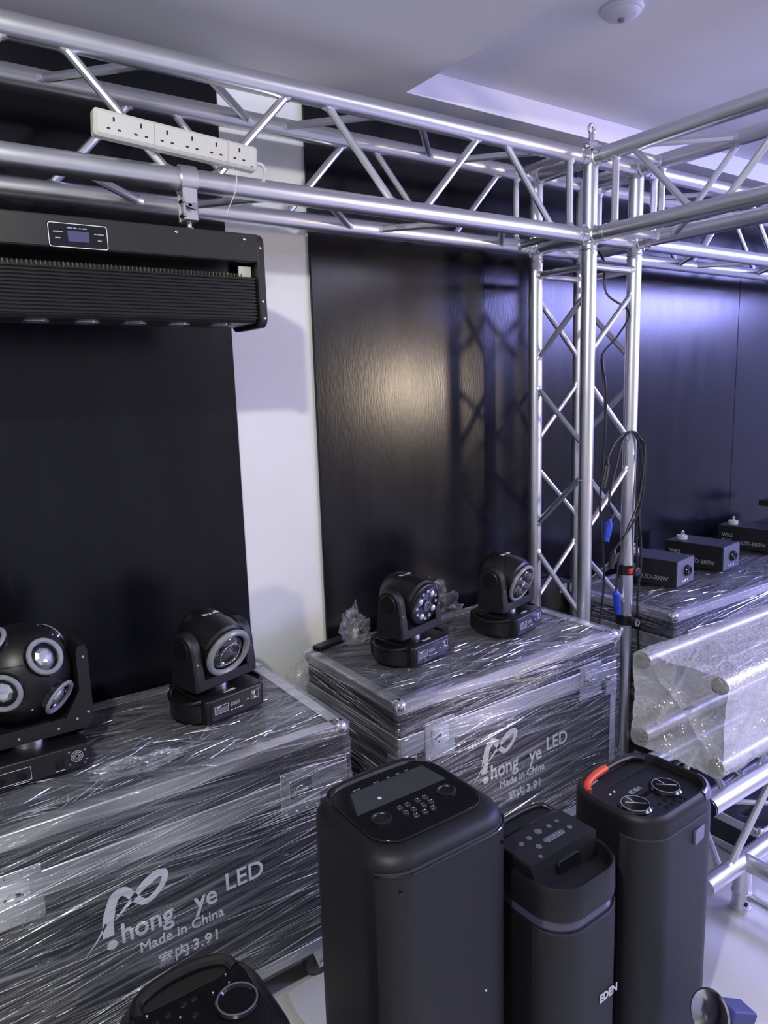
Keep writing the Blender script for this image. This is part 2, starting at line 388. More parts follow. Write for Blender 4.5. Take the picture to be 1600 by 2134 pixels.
tag(MB().path([(-1.272, -.03, 2.052), (-1.268, -.037, 2.03), (-1.272, -.033, 2.0), (-1.285, -.02, 1.965), (-1.290, -.018, 1.95)], .0012).build('cable_tie', 'white'), 'thin white cable tie hanging off the chord below the power strip', 'cable tie')

# ------------------------------------------------------------------ moving led batten
BX1, BX0 = -1.236, -2.25; BF, BK = -.09, .075; BZ0, BZ1 = 1.694, 1.898
t = thing('led_batten', 'black moving LED batten hanging under the truss beam', 'stage light', ((BX0+BX1)/2, 0, BZ0)); o = t.location
def W(mb): mb.m = at(-o.x, -o.y, -o.z) @ mb.m; return mb
W(MB()).box(BX0+.01, BX1-.011, BF, BK, 1.836, BZ1, .003).build('driver_housing', 'powder', t)
for x in (BX1, BX0+.018):
    W(MB(Matrix(((0, 0, 1, x-.018), (1, 0, 0, (BF+BK)/2), (0, 1, 0, (BZ0+BZ1)/2), (0, 0, 0, 1))))).prism(BK-BF+.006, BZ1-BZ0+.004, 0, .018, .022, .003).build('end_plate', 'powder', t)
prof = []                                   # ridged tilt bar, extruded along x
for i in range(13):
    z = 1.802-i*.0072; prof += [(BF+.004, z), (BF+.004, z-.0036), (BF+.010, z-.0036), (BF+.010, z-.0072)]
prof += [(BF+.016, 1.702), (BK-.02, 1.702), (BK-.006, 1.72), (BK-.006, 1.802)]
m = W(MB()); m.loft([[(BX0+.03, y, z) for y, z in prof], [(BX1-.024, y, z) for y, z in prof]])
bar = m.build('tilt_bar', 'heatsink', t, 20)
fins = W(MB())
for i in range(60):
    x = BX1-.05-i*.0085; fins.box(x-.0012, x+.0012, BF+.02, BK-.012, 1.801, 1.813, .0003)
fins.build('cooling_fins', 'fin', bar, 0, kind='stuff')
for i in range(10):
    x = BX1-.085-i*.1
    W(MB(at(x, -.008, 1.7015) @ Matrix.Rotation(PI, 4, 'X'))).lathe([(.026, 0), (.026, .002), (.022, .0025), (.018, .0015), (.012, .003), (.004, .004)], None, 20).build('lens', 'crystal', bar)
W(MB()).box(BX1-.055, BX1-.024, BF+.022, BF+.028, 1.806, 1.830, .001).build('sensor_tab', 'white', t)
# control panel on the front
cx, cz = -1.640, 1.860; pm = at(cx, BF-.0002, cz) @ FRONT
pn = W(MB(pm)).prism(.114, .048, -.001, .0006, .004, .0003).build('control_panel', 'gloss', t)
fr = W(MB(pm))
ou = rrect(.112, .046, .005); inn = rrect(.1095, .0435, .004)
fr.add([(x, y, .0012) for x, y in ou]+[(x, y, .0012) for x, y in inn], [(i, (i+1) % len(ou), len(ou)+(i+1) % len(ou), len(ou)+i) for i in range(len(ou))])
fr.build('panel_outline', 'ink', pn, 0)
W(MB(pm)).box(-.020, .020, -.011, .009, .0006, .0013, .0002).build('display', 'lcd', pn)
pr = W(MB(pm))
for x, y, w_ in ((-.02, .0145, .009), (-.009, .0145, .007), (.002, .0145, .004), (.008, .0145, .009), (-.047, .006, .018), (-.044, -.006, .010), (.030, .006, .005), (.037, .006, .012), (.036, -.006, .008)):
    pr.box(x, x+w_, y-.0011, y+.0011, .0006, .0011, .0001)
pr.build('panel_print', 'greyink', pn, 0)
for x, z in ((-1.44, 1.886), (-1.285, 1.884), (-1.247, 1.868), (-1.247, 1.75), (-1.85, 1.888), (-1.245, 1.712)):
    W(MB(at(x, BF-.003, z) @ FRONT)).lathe([(.003, -.002), (.003, .001), (.0015, .0018)], None, 10).build('screw', 'chrome', t)
# hanging bracket (omega) on top of housing
for x in (-1.375, -2.05):
    br = W(MB()); br.box(x-.06, x+.06, -.03, .03, BZ1-.001, BZ1+.004, .001); br.box(x-.085, x-.055, -.012, .012, BZ1, BZ1+.012, .002); br.box(x+.055, x+.085, -.012, .012, BZ1, BZ1+.012, .002)
    br.build('omega_bracket', 'powder', t)
# hook clamps over the front lower chord
def clamp(x, label):
    c = thing('truss_clamp', label, 'clamp', (x, 0, ZB)); n = 20
    rings = []
    for w_ in (-.019, .019):
        rings.append(w_)
    m = MB(); vv = []; ff = []
    for i in range(n+1):
        a = math.radians(-70)+math.radians(320)*i/n-math.radians(20)
        for rr, w_ in ((RT+.0006, -.019), (RT+.0006, .019), (RT+.0056, .019), (RT+.0056, -.019)):
            vv.append((w_, rr*math.cos(a+PI), rr*math.sin(a+PI)))
    for i in range(n):
        for j in range(4): ff.append((i*4+j, i*4+(j+1) % 4, i*4+4+(j+1) % 4, i*4+4+j))
    m.add(vv, ff).build('band', 'alu_matte', c)
    m = MB(); m.box(-.017, .017, -.022, -.010, -.092, -.020, .003); m.box(-.017, .017, .010, .022, -.092, -.020, .003); m.box(-.015, .015, -.012, .012, -.092, -.07, .002)
    m.build('clamp_body', 'alu_matte', c)
    for z in (-.050, -.080):
        MB().tube((-.018, -.024, z), (-.018, .0, z), .004, 8).build('rivet', 'chrome', c)
    k = MB(); k.tube((.0, -.024, -.062), (.0, -.040, -.062), .006, 12); k.build('bolt', 'chrome', c)
    k = MB(); k.box(.000, .026, -.036, -.032, -.068, -.056, .002, Matrix.Rotation(.3, 4, 'Y')); k.box(-.014, .0, -.036, -.032, -.066, -.056, .002); k.build('wing_nut', 'chrome', c)
    k = MB(); k.tube((0, 0, -.12), (0, 0, -.09), .0055, 12); k.build('stud', 'zinc', c)
    MB(at(0, 0, -.106)).lathe([(.011, -.006), (.011, .003), (.009, .004)], None, 6).build('nut', 'chrome', c, 0)
    return c
clamp(-1.375, 'aluminium hook clamp with wing nut holding the batten near the power strip')

# ------------------------------------------------------------------ flight cases
def hub(n, s_):                              # random wrinkle
    return noise.noise(Vector(n)*s_)
def film_shell(w, d, z0, z1, off, amp, seed, side=True):
    """wrinkled film wrapped round the sides of a box centred on the origin"""
    out = rrect(w+2*off, d+2*off, .018, 4); per = []
    for i in range(len(out)):
        a = Vector(out[i]); b = Vector(out[(i+1) % len(out)]); L = (b-a).length; k = max(1, int(L/.018))
        per += [a+(b-a)*j/k for j in range(k)]
    n = len(per); nz = int((z1-z0)/.007); rings = []
    cen = Vector((0, 0))
    for j in range(nz+1):
        z = z0+(z1-z0)*j/nz; r_ = []
        for q in per:
            s_ = q.x*.9+q.y*.9
            a = noise.noise(Vector((q.x*2.2+seed, q.y*2.2, (z+.11*q.x)*46)))*.6+noise.noise(Vector((q.x*3+seed, q.y*3+9, (z-.09*q.x+.05*q.y)*30)))*.7
            nrm = Vector((max(-1, min(1, (q.x)/(w/2))), max(-1, min(1, q.y/(d/2))))); nrm = Vector((nrm.x**7, nrm.y**7))
            e_ = amp*(a+.35)
            r_.append((q.x+nrm.x*e_, q.y+nrm.y*e_, z))
        rings.append(r_)
    return MB().loft(rings, None, False, False)
def sheet(x0, x1, y0, y1, zf, step=.012):
    nx = max(2, int((x1-x0)/step)); ny = max(2, int((y1-y0)/step)); vv = []; ff = []
    for j in range(ny+1):
        for i in range(nx+1):
            x = x0+(x1-x0)*i/nx; y = y0+(y1-y0)*j/ny; r = zf(x, y); vv.append(r if isinstance(r, tuple) else (x, y, r))
    for j in range(ny):
        for i in range(nx):
            a = j*(nx+1)+i; ff.append((a, a+1, a+nx+2, a+nx+1))
    return MB().add(vv, ff)
def creases(w, d, zb, zt, seed, nf=260, nl=120, nt=150):
    rnd = random.Random(seed); m = MB(); hw, hd = w/2, d/2; o_ = .0175
    def strip(p, q, n, wd, ht):
        p = Vector(p); q = Vector(q); n = Vector(n); s_ = (q-p).cross(n).normalized()*wd/2; k = 5; vv = []; ff = []
        for i in range(k+1):
            u = i/k; c = p+(q-p)*u; f_ = math.sin(PI*min(1, max(0, u)))**.5*.98+.02; wob = s_*rnd.uniform(-.5, .5)
            vv += [tuple(c-s_*f_+wob), tuple(c+n*ht*f_+wob), tuple(c+s_*f_+wob)]
        for i in range(k):
            a = i*3; ff += [(a, a+1, a+4, a+3), (a+1, a+2, a+5, a+4)]
        m.add(vv, ff)
    bands = [rnd.uniform(zb+.03, zt-.02) for _ in range(9)]
    for i in range(nf):
        z = rnd.choice(bands)+rnd.gauss(0, .025) if rnd.random() < .6 else rnd.uniform(zb+.02, zt-.005)
        L_ = rnd.choice((.03, .06, .12, .25, .4))*rnd.uniform(.6, 1.3)*min(1.6, w/.9); x = rnd.uniform(-hw, hw-L_*.4); t_ = rnd.choice((.02, .10, -.07, .16))+rnd.gauss(0, .02)
        x1 = min(hw, x+L_); z1 = z+t_*(x1-x)
        if not (zb+.01 < z < zt and zb+.01 < z1 < zt): continue
        if w < 1 and -.22 < (x+x1)/2 < .24 and .28 < (z+z1)/2 < .53 and rnd.random() < .72: continue
        strip((x, -hd-o_, z), (x1, -hd-o_, z1), (0, -1, 0), rnd.uniform(.0008, .0030), rnd.uniform(.0006, .0018))
    for i in range(nl):
        z = rnd.uniform(zb+.02, zt-.005); L_ = rnd.uniform(.04, .3); y = rnd.uniform(-hd, hd-L_*.5); y1 = min(hd, y+L_); z1 = z+rnd.gauss(0, .06)*(y1-y)
        strip((-hw-o_, y1, z1), (-hw-o_, y, z), (-1, 0, 0), rnd.uniform(.0008, .0026), rnd.uniform(.0006, .0016))
    for i in range(nt):
        y = -hd+abs(rnd.gauss(0, .16)); x = rnd.uniform(-hw, hw); L_ = rnd.uniform(.015, .12); a = rnd.gauss(.12, .35)+(1.2 if rnd.random() < .15 else 0)
        x1 = x+L_*math.cos(a); y1 = y+L_*math.sin(a)
        if y1 > hd or y1 < -hd or x1 > hw or y > hd: continue
        strip((x, y, zt+.0125), (x1, y1, zt+.0125), (0, 0, 1), rnd.uniform(.0008, .0026), rnd.uniform(.0006, .002))
    return m
CW, CD, CB, CT = .90, .505, .13, .72
def flight_case(label, cx, cy, seed, logo=True, w=CW, d=CD, group='film-wrapped flight cases', zb=CB, zt=CT, latches=True):
    t = thing('flight_case', label, 'flight case', (cx, cy, 0), 0, group); hw, hd = w/2, d/2
    body = MB(); body.box(-hw+.004, hw-.004, -hd+.004, hd-.004, zb+.004, zt-.155, .002); body.build('body', 'case', t)
    MB().box(-hw+.004, hw-.004, -hd+.004, hd-.004, zt-.098, zt-.003, .002).build('lid', 'case', t)
    jz = zt-.155
    for y in (-hd, hd): MB().box(-hw, hw, y-.003, y+.003, jz, jz+.057, .002).build('closing_profile', 'alu_matte', t)
    for x in (-hw, hw): MB().box(x-.003, x+.003, -hd, hd, jz, jz+.057, .002).build('closing_profile', 'alu_matte', t)
    MB().box(-hw+.006, hw-.006, -hd+.006, hd-.006, jz+.0, jz+.058, .001).build('core', 'case', t)
    for z0, z1, zz in ((zt-.032, zt+.001, 1), (zb, zb+.032, 0)):
        for y in (-hd, hd):
            s_ = 1 if y > 0 else -1; m = MB(); m.box(-hw, hw, y-.0025, y+.0025, z0, z1, .001)
            ya, yb = sorted((y, y-s_*.03)); za = z1-.002 if zz else z0-.0005
            m.box(-hw, hw, ya, yb, za, za+.0025, .0005); m.build('edge_extrusion', 'alu_matte', t)
        for x in (-hw, hw):
            s_ = 1 if x > 0 else -1; m = MB(); m.box(x-.0025, x+.0025, -hd, hd, z0, z1, .001)
            xa, xb = sorted((x, x-s_*.03)); za = z1-.002 if zz else z0-.0005
            m.box(xa, xb, -hd, hd, za, za+.0025, .0005); m.build('edge_extrusion', 'alu_matte', t)
    for x in (-hw, hw):
        for y in (-hd, hd):
            sx = 1 if x > 0 else -1; sy = 1 if y > 0 else -1
            m = MB(); xa, xb = sorted((x, x-sx*.028)); ya, yb = sorted((y, y-sy*.028))
            m.box(xa, xb, y-.0022, y+.0022, zb, zt-.155, .001); m.box(x-.0022, x+.0022, ya, yb, zb, zt-.155, .001); m.build('corner_extrusion', 'alu_matte', t)
            for z, nm in ((zt-.012, 1), (zb+.012, 0)):
                MB().ball((x-sx*.010, y-sy*.010, z), .021, 14, 10).build('ball_corner', 'chrome', t)
            m = MB(); xa, xb = sorted((x+sx*.001, x-sx*.055)); m.box(xa, xb, y-.0045, y+.0045, jz-.055, jz-.005, .001)
            ya, yb = sorted((y+sy*.001, y-sy*.055)); m.box(x-.0045, x+.0045, ya, yb, jz-.055, jz-.005, .001)
            br = m.build('corner_brace', 'zinc', t)
            rv = MB()
            for k in range(3): rv.ball((x-sx*(.012+.016*k), y+sy*.0045, jz-.02), .0035, 8, 5); rv.ball((x-sx*(.012+.016*k), y+sy*.0045, jz-.042), .0035, 8, 5)
            rv.build('rivet_set', 'chrome', br)
    if latches:
        for x in (-hw+.135, hw-.135):
            l = MB(at(x, -hd-.003, jz+.02) @ FRONT).prism(.105, .115, -.001, .003, .006, .001).build('butterfly_latch', 'zinc', t)
            MB(at(x, -hd-.006, jz+.03) @ FRONT).prism(.062, .05, 0, .002, .008, .001).build('latch_dish', 'chrome', l)
            MB(at(x, -hd-.008, jz+.022) @ FRONT).lathe([(.014, 0), (.014, .002), (.010, .003)], None, 20).build('latch_knob', 'chrome', l)
            MB(at(x, -hd-.0105, jz+.022) @ FRONT).box(-.018, .018, -.004, .004, 0, .0025, .001).build('latch_wing', 'chrome', l)
            for k in range(4):
                for dy in (-.05, .05): MB(at(x-.042+.028*k, -hd-.006, jz+.02+dy) @ FRONT).ball((0, 0, 0), .004, 8, 5).build('rivet', 'chrome', l)
    for x in (-hw+.075, hw-.075):
        for y in (-hd+.07, hd-.07):
            c = MB(); c.prism(.09, .075, zb-.008, zb-.001, .008, .001, at(x, y, 0)); cst = c.build('caster', 'zinc', t)
            fk = MB(); R_ = .042
            for s_ in (-1, 1): fk.poly([(-.034, zb-.012), (.026, zb-.012), (.010, R_-.012), (-.006, R_-.012)], s_*.022-.0015, s_*.022+.0015, at(x, y, 0) @ FRONT)
            fk.box(x-.034, x+.026, y-.022, y+.022, zb-.016, zb-.008, .002); fk.build('fork', 'zinc', cst)
            wl = MB(at(x+.002, y, R_) @ FRONT); wl.lathe([(.012, -.013), (.030, -.015), (.036, -.016), (R_, -.010), (R_, .010), (.036, .016), (.030, .015), (.012, .013)], None, 28); wl.build('wheel', 'rubber', cst)
            MB(at(x+.002, y, R_) @ FRONT).lathe([(.007, -.028), (.007, .028)], None, 10).build('axle', 'chrome', cst)
    if logo:
        fm = at(0, -hd-.0046, 0) @ FRONT
        lx = -.578+.405-.001                # left of the word on the case front
        x0 = -.128
        text('hong', .066, at(x0, -hd-.0046, .392) @ FRONT, 'ink', t, bold=.0009, sx=.88)
        text('ye', .066, at(x0+.163, -hd-.0046, .392) @ FRONT, 'ink', t, bold=.0009, sx=.9)
        text('LED', .060, at(x0+.236, -hd-.0046, .408) @ FRONT, 'ink', t, bold=.0006, sx=.95)
        text('Made in China', .034, at(x0+.036, -hd-.0046, .350) @ FRONT, 'ink', t, bold=.0004, sx=.98)
        text('\u5ba4\u5185', .036, at(x0+.072, -hd-.0046, .296) @ FRONT, 'ink', t, bold=.0003)
        text('3.91', .036, at(x0+.150, -hd-.0046, .298) @ FRONT, 'ink', t, bold=.0007, space=1.1)
        # swoosh emblem: thick bent stroke, ribbon loop, dot and thin tail
        def stroke(pts, wfn, nm='emblem'):
            P_ = [Vector(q) for q in pts]; o2 = []
            for i in range(len(P_)-1):
                p0, p1, p2, p3 = P_[max(i-1, 0)], P_[i], P_[i+1], P_[min(i+2, len(P_)-1)]
                for k in range(7):
                    u = k/7; o2.append(.5*((2*p1)+(p2-p0)*u+(2*p0-5*p1+4*p2-p3)*u*u+(3*p1-p0-3*p2+p3)*u**3))
            o2.append(P_[-1]); N = len(o2); L_, R2 = [], []
            for i, c in enumerate(o2):
                d_ = (o2[min(i+1, N-1)]-o2[max(i-1, 0)]).normalized(); nn = Vector((-d_.y, d_.x)); h = wfn(i/(N-1))/2
                L_.append(c+nn*h); R2.append(c-nn*h)
            m_ = MB(fm); m_.add([(q.x, q.y, .0004) for q in L_+R2], [(i, N+i, N+i+1, i+1) for i in range(N-1)]); return m_.build(nm, 'ink', t, 0)
        stroke([(x0-.024, .420), (x0-.020, .462), (x0-.006, .502), (x0+.016, .510), (x0+.040, .480), (x0+.062, .466), (x0+.092, .486), (x0+.104, .512), (x0+.088, .520), (x0+.058, .506), (x0+.028, .482), (x0-.008, .452)],
               lambda u: .024-.005*u if u < .12 else (.017+.004*math.sin(u*9) if u < .8 else .017*(1-u)/.2+.002))
        stroke([(x0-.070, .398), (x0-.045, .424), (x0-.026, .452)], lambda u: .001+.005*u)
        dm = MB(fm); dm.add([(x0-.018+.011*math.cos(a*PI/10), .398+.011*math.sin(a*PI/10), .0004) for a in range(20)], [tuple(range(20))]); dm.build('emblem_dot', 'ink', t, 0)
    film_shell(w, d, zb+.004, zt+.003, .0135, .0035, seed).build('stretch_film', 'film_side', t, 60)
    def zf(x, y):
        e_ = .5*noise.noise(Vector((x*9+seed, y*14, 1)))+.35*noise.noise(Vector((x*30-y*22+seed, y*30, 3)))+.3*noise.noise(Vector((x*7+y*40, x*10+seed, 5)))
        ed = min(hw+.0125-abs(x), hd+.0125-abs(y)); return zt+.0075+.006*e_*min(1, ed/.03)-.005*max(0, 1-ed/.012)
    sheet(-hw-.0125, hw+.0125, -hd-.0125, hd+.0125, zf).build('film_sheet', 'film_top', t, 60)
    creases(w, d, zb, zt, seed, int(240*w/.9)).build('film_creases', 'crease', t, 0, kind='stuff')
    return t
CY = -.203+CD/2
case1 = flight_case('film-wrapped flight case under the ball-shaped moving head', -1.142-CW/2, CY, 1)
case2 = flight_case('film-wrapped flight case standing against the truss column', -.075-CW/2, CY, 5)
def flap(par, x0, x1, y, ztop, drop, seed):
    def f(u, v):
        return (x0+(x1-x0)*u+.012*noise.noise(Vector((u*6+seed, v*4, 0))), y+.02*noise.noise(Vector((u*5, v*5, seed))), ztop-drop*v*(.55+.45*u)-.05*u*(1-v)+.01*noise.noise(Vector((u*9, v*9, seed))))
    sheet(0, 1, 0, 1, f, .07).build('film_flap', 'film_loose', par, 60)
flap(case1, CW/2+.012, CW/2+.055, CD/2-.03, CT+.0, .2, 6)
flap(case2, -CW/2-.012, -CW/2-.085, CD/2-.015, CT-.005, .34, 2)
flight_case('film-wrapped flight case under the fog machines', .305+1.6/2, -.165+.49/2, 9, logo=False, w=1.6, d=.49, zt=.69)

# flared film around the top and loose pieces
def film_piece(name, label, cen, sx, sy, amp, seed, flat=.5, n=26):
    vv = []; ff = []
    m = MB(); k = 16
    for j in range(k+1):
        th = PI*j/k
        for i in range(n):
            a = 2*PI*i/n; d_ = Vector((math.sin(th)*math.cos(a), math.sin(th)*math.sin(a), -math.cos(th)))
            f_ = 1+amp*(noise.noise(d_*2.1+Vector((seed, 0, 0)))+.8*abs(noise.noise(d_*5+Vector((0, seed, 0))))+.45*noise.noise(d_*11+Vector((0, 0, seed))))
            vv.append((d_.x*sx*f_, d_.y*sy*f_, max(0, (d_.z+.75)*flat*f_)))
    for j in range(k):
        for i in range(n):
            a = j*n+i; b = j*n+(i+1) % n; ff.append((a, b, b+n, a+n))
    m.add(vv, ff); o_ = m.build(name, 'film_loose', None, 25); o_.location = cen; return tag(o_, label, 'plastic film')
film_piece('crumpled_film', 'crumpled clear plastic film between the two small moving heads', (-.548, .218, CT+.014), .12, .045, .5, 3.3, .07)
film_piece('crumpled_film', 'small crumple of clear film left of the small moving head', (-.83, .235, CT+.014), .042, .035, .42, 8.1, .06)
film_piece('crumpled_film', 'flat scrap of torn film lying in front of the ball-shaped moving head', (-1.63, -.135, CT+.014), .085, .03, .6, 5.2, .012)
tag(MB(at(-.91, .262, CT+.0145) @ Matrix.Rotation(.25, 4, 'Z')).prism(.12, .035, 0, .016, .006, .003).build('remote_control', 'plastic'), 'thin black handset lying flat at the back of the case by the white strip', 'remote control')

# ------------------------------------------------------------------ moving heads
def moving_head(name, label, loc, rz, kind, tilt, pan=0, text_top='H-380', group='compact moving heads'):
    t = thing(name, label, 'moving head', loc, rz, group)
    # base
    b = MB(); b.prism(.176, .185, .004, .064, .014, .006)
    base = b.build('base', 'plastic', t)
    for s_ in (-1, 1):
        wv = MB(); pts = [(s_*.082, -.070), (s_*.100, -.060), (s_*.118, -.030), (s_*.122, .0), (s_*.118, .030), (s_*.100, .060), (s_*.082, .070)]
        if s_ < 0: pts = list(reversed(pts))
        wv.poly(pts, .006, .050); pts2 = [(x*(1 if abs(x) > .09 else 1), y) for x, y in pts]
        wv.build('side_wing', 'plastic', base)
        MB().path([(s_*.084, -.066, .058), (s_*.104, -.052, .055), (s_*.119, -.022, .052), (s_*.119, .02, .052), (s_*.104, .052, .055), (s_*.084, .066, .058)], .0055, 8).build('carry_handle', 'plastic', base)
    for x in (-.06, .06):
        for y in (-.06, .06): MB(at(x, y, 0)).lathe([(.012, 0), (.012, .005)], None, 12).build('foot', 'rubber', base)
    fp = at(0, -.0929, .034) @ FRONT
    pnl = MB(fp).prism(.150, .048, -.002, .0008, .004, .0006).build('front_panel', 'gloss', base)
    m = MB(fp)
    def outline(x0, x1, y0, y1, w_=.0008):
        m.box(x0, x1, y0, y0+w_, .0006, .0013, .0001); m.box(x0, x1, y1-w_, y1, .0006, .0013, .0001); m.box(x0, x0+w_, y0, y1, .0006, .0013, .0001); m.box(x1-w_, x1, y0, y1, .0006, .0013, .0001)
    outline(-.066, -.026, -.009, .011); outline(.044, .066, -.004, .018, .0004)
    for i in range(4): m.box(-.020+i*.0, -.020, 0, 0, 0, 0, 0) if False else None
    for x, y, w_ in ((-.060, .0075, .012), (-.020, -.011, .007), (-.008, -.011, .004), (-.001, -.011, .018), (.029, .001, .006), (.051, -.001, .011)):
        m.box(x, x+w_, y-.0009, y+.0009, .0006, .0012, .0001)
    m.build('panel_print', 'ink', pnl, 0)
    MB(fp).box(-.064, -.028, -.007, .005, .0006, .0011, .0001).build('menu_window', 'plate', pnl)
    text('8888', .014, at(-.021, -.0940, .033) @ FRONT, 'greyink', pnl, .0002, name='segment_display', shear=.15)
    text('CE', .008, at(.046, -.0940, .044) @ FRONT, 'ink', pnl, .0002, bold=.0002)
    text('\u26a0', .009, at(.047, -.0940, .036) @ FRONT, 'ink', pnl, .0002)
    text(text_top, .014, at(-.026, -.078, .0664), 'ink', base, .0002, bold=.0003)
    MB(at(0, -.005, .064)).lathe([(.030, 0), (.030, .018), (.026, .020)], None, 24).build('pan_bearing', 'chrome', t)
    # yoke and head turn together
    RZ_ = Matrix.Rotation(pan, 4, 'Z')
    hw_, th, dy, hz = .098, .030, .105, .182
    y_ = MB(RZ_); prof = [(-.050, .080), (.050, .080), (.052, .10), (.044, hz)]+[(.042*math.cos(a_*PI/10), hz+.002+.040*math.sin(a_*PI/10)) for a_ in range(1, 10)]+[(-.044, hz), (-.052, .10)]
    for s_ in (-1, 1):
        xs = [s_*(hw_-th), s_*(hw_-th+.004), s_*(hw_-.006), s_*hw_]; ks = (.95, 1, 1, .93); cz_ = .14
        rg = [[(x, yy*k, cz_+(zz-cz_)*(k if zz > cz_ else 1)) for yy, zz in prof] for x, k in zip(xs, ks)]
        y_.loft(rg if s_ > 0 else [list(reversed(r)) for r in rg])
    y_.box(-hw_+.008, hw_-.008, -.051, .051, .078, .104, .003)
    yk = y_.build('yoke', 'plastic_matte', t, 30)
    for s_ in (-1, 1):
        MB(RZ_ @ at(s_*(hw_-.009), 0, hz) @ dirmat((0, 0, 0), (s_, 0, 0))).lathe([(.030, 0), (.030, .008), (.026, .011)], None, 24).build('tilt_cover', 'plastic', yk)
        for zz in (.10, .15): MB(RZ_ @ at(s_*(hw_-.012), -.0505+(zz-.10)*.06, zz) @ FRONT).lathe([(.0025, -.001), (.0025, .001)], None, 8).build('screw', 'greyink', yk)
    HM = RZ_ @ at(0, 0, hz) @ Matrix.Rotation(tilt, 4, 'X') @ Matrix(((1, 0, 0, 0), (0, 0, -1, 0), (0, 1, 0, 0), (0, 0, 0, 1)))   # local z = beam axis (-y)
    HM = HM @ at(0, 0, -.012)
    shell = MB(HM); shell.lathe([(.001, -.078), (.030, -.076), (.050, -.066), (.061, -.048), (.0665, -.02), (.067, .015), (.0655, .035), (.0655, .062), (.064, .074), (.060, .076)], None, 36, True, False)
    hd_ = shell.build('head_shell', 'plastic', t, 40)
    col = MB(HM); nn = 22; vv = []; ff = []
    for i in range(nn+1):                     # raised hood over the top front
        a = math.radians(20+140*i/nn); lip = .008+.03*abs(math.cos(a))**3
        for rr, z in ((.066, lip), (.0715, lip+.004), (.0715, .060), (.066, .066)): vv.append((rr*math.cos(a), rr*math.sin(a), z))
    for i in range(nn):
        for j in range(3): ff.append((i*4+j, i*4+4+j, i*4+5+j, i*4+1+j))
    col.add(vv, ff).build('hood', 'plastic', hd_, 30)
    b2 = HM @ at(0, .0672, -.022) @ Matrix(((-1, 0, 0, 0), (0, 0, 1, 0), (0, 1, 0, 0), (0, 0, 0, 1)))
    text('BEAM', .019, b2 @ Matrix.Rotation(.30, 4, 'X') @ at(0, 0, -.004), 'ink', hd_, .0006, align='CENTER', bold=.0004)
    if kind == 'single':
        MB(HM).ring(.0585, .0085, at(0, 0, .078), 40, 10).build('halo_ring', 'ring', hd_)
        MB(HM).lathe([(.052, .070), (.048, .068), (.0, .064)], None, 32).build('reflector', 'gloss', hd_)
        MB(HM).lathe([(.050, .069), (.046, .075), (.034, .082), (.018, .086), (.0, .0875)], None, 32, False, False).build('lens', 'lens', hd_)
        g = MB(HM); g.ring(.030, .0012, at(0, 0, .0845)); g.ball((-.02, -.022, .0825), .006, 10, 6); g.build('lens_facet', 'crystal', hd_)
    else:
        big = kind == 'eye6'
        if big: MB(HM).ring(.060, .0065, at(0, 0, .076), 40, 10).build('halo_ring', 'ring', hd_)
        MB(HM).lathe([(.060, .070), (.060, .079), (.056, .080), (.0, .080)], None, 36).build('lens_plate', 'gloss', hd_)
        if big:
            for i in range(6):
                a = PI/6+i*PI/3; MB(HM @ at(.034*math.cos(a), .034*math.sin(a), .080)).lathe([(.0145, 0), (.0145, .003), (.012, .005), (.007, .009), (0, .0105)], None, 18).build('lens', 'lens', hd_)
                MB(HM @ at(.034*math.cos(a), .034*math.sin(a), .081)).ring(.0135, .0016, None, 18, 6).build('lens_bezel', 'greyink', hd_)
            MB(HM @ at(0, 0, .080)).lathe([(.011, 0), (.011, .004), (.007, .006), (0, .007)], None, 18).build('centre_lens', 'crystal', hd_)
        else:
            for i in range(4):
                a = PI/4+.3+i*PI/2; MB(HM @ at(.038*math.cos(a), .038*math.sin(a), .080)).lathe([(.0105, 0), (.0105, .003), (.008, .006), (.003, .008)], None, 16).build('lens', 'crystal', hd_)
                for da in (.55, 1.02):
                    MB(HM @ at(.045*math.cos(a+da), .045*math.sin(a+da), .080)).lathe([(.0055, 0), (.005, .002), (.002, .003)], None, 12).build('small_lens', 'crystal', hd_)
            MB(HM @ at(0, 0, .079)).lathe([(.018, 0), (.018, .004), (.014, .003), (.006, .006)], None, 22).build('centre_lens', 'lens', hd_)
    return t
ZH = CT+.0145
moving_head('moving_head', 'black single-lens moving head with pale halo ring on the nearer case', (-1.369, .064, ZH), .20, 'single', .36, .10)
moving_head('moving_head', 'black moving head with four large and eight small lenses', (-.752, .040, ZH), .19, 'eye4', .20, .06)
moving_head('moving_head', 'black moving head with six round lenses and halo beside the column', (-.347, .040, ZH), .26, 'eye6', .34, .0)

# ball-shaped moving head
FX, FY = -1.825, .040
t = thing('ball_moving_head', 'large ball-shaped moving head with several round lenses', 'moving head', (FX, FY, ZH))
base = MB().prism(.23, .20, .004, .058, .012, .008).build('base', 'plastic', t)
for s_ in (-1, 1):
    MB().box(s_*.108-.010, s_*.108+.010, -.05, .05, .046, .066, .005).build('carry_handle', 'plastic', base)
    MB(at(s_*.1155, 0, .032) @ dirmat((0, 0, 0), (s_, 0, 0))).prism(.10, .03, 0, .002, .004, .0005).build('side_label', 'ink', base)
fp = at(0, -.1004, .031) @ FRONT @ Matrix.Diagonal((.77, .76, 1, 1))
pl = MB(fp).prism(.285, .062, -.002, .0006, .005, .0005).build('rear_panel', 'plastic_matte', base)
MB(fp @ at(.062, -.004, 0)).prism(.022, .028, 0, .003, .003, .001).build('power_inlet', 'gloss', pl)
for x in (-.09, -.035): MB(fp @ at(x, -.006, 0)).lathe([(.013, 0), (.013, .003), (.011, .0035), (.009, .001)], None, 20).build('xlr_socket', 'gloss', pl)
m = MB(fp)
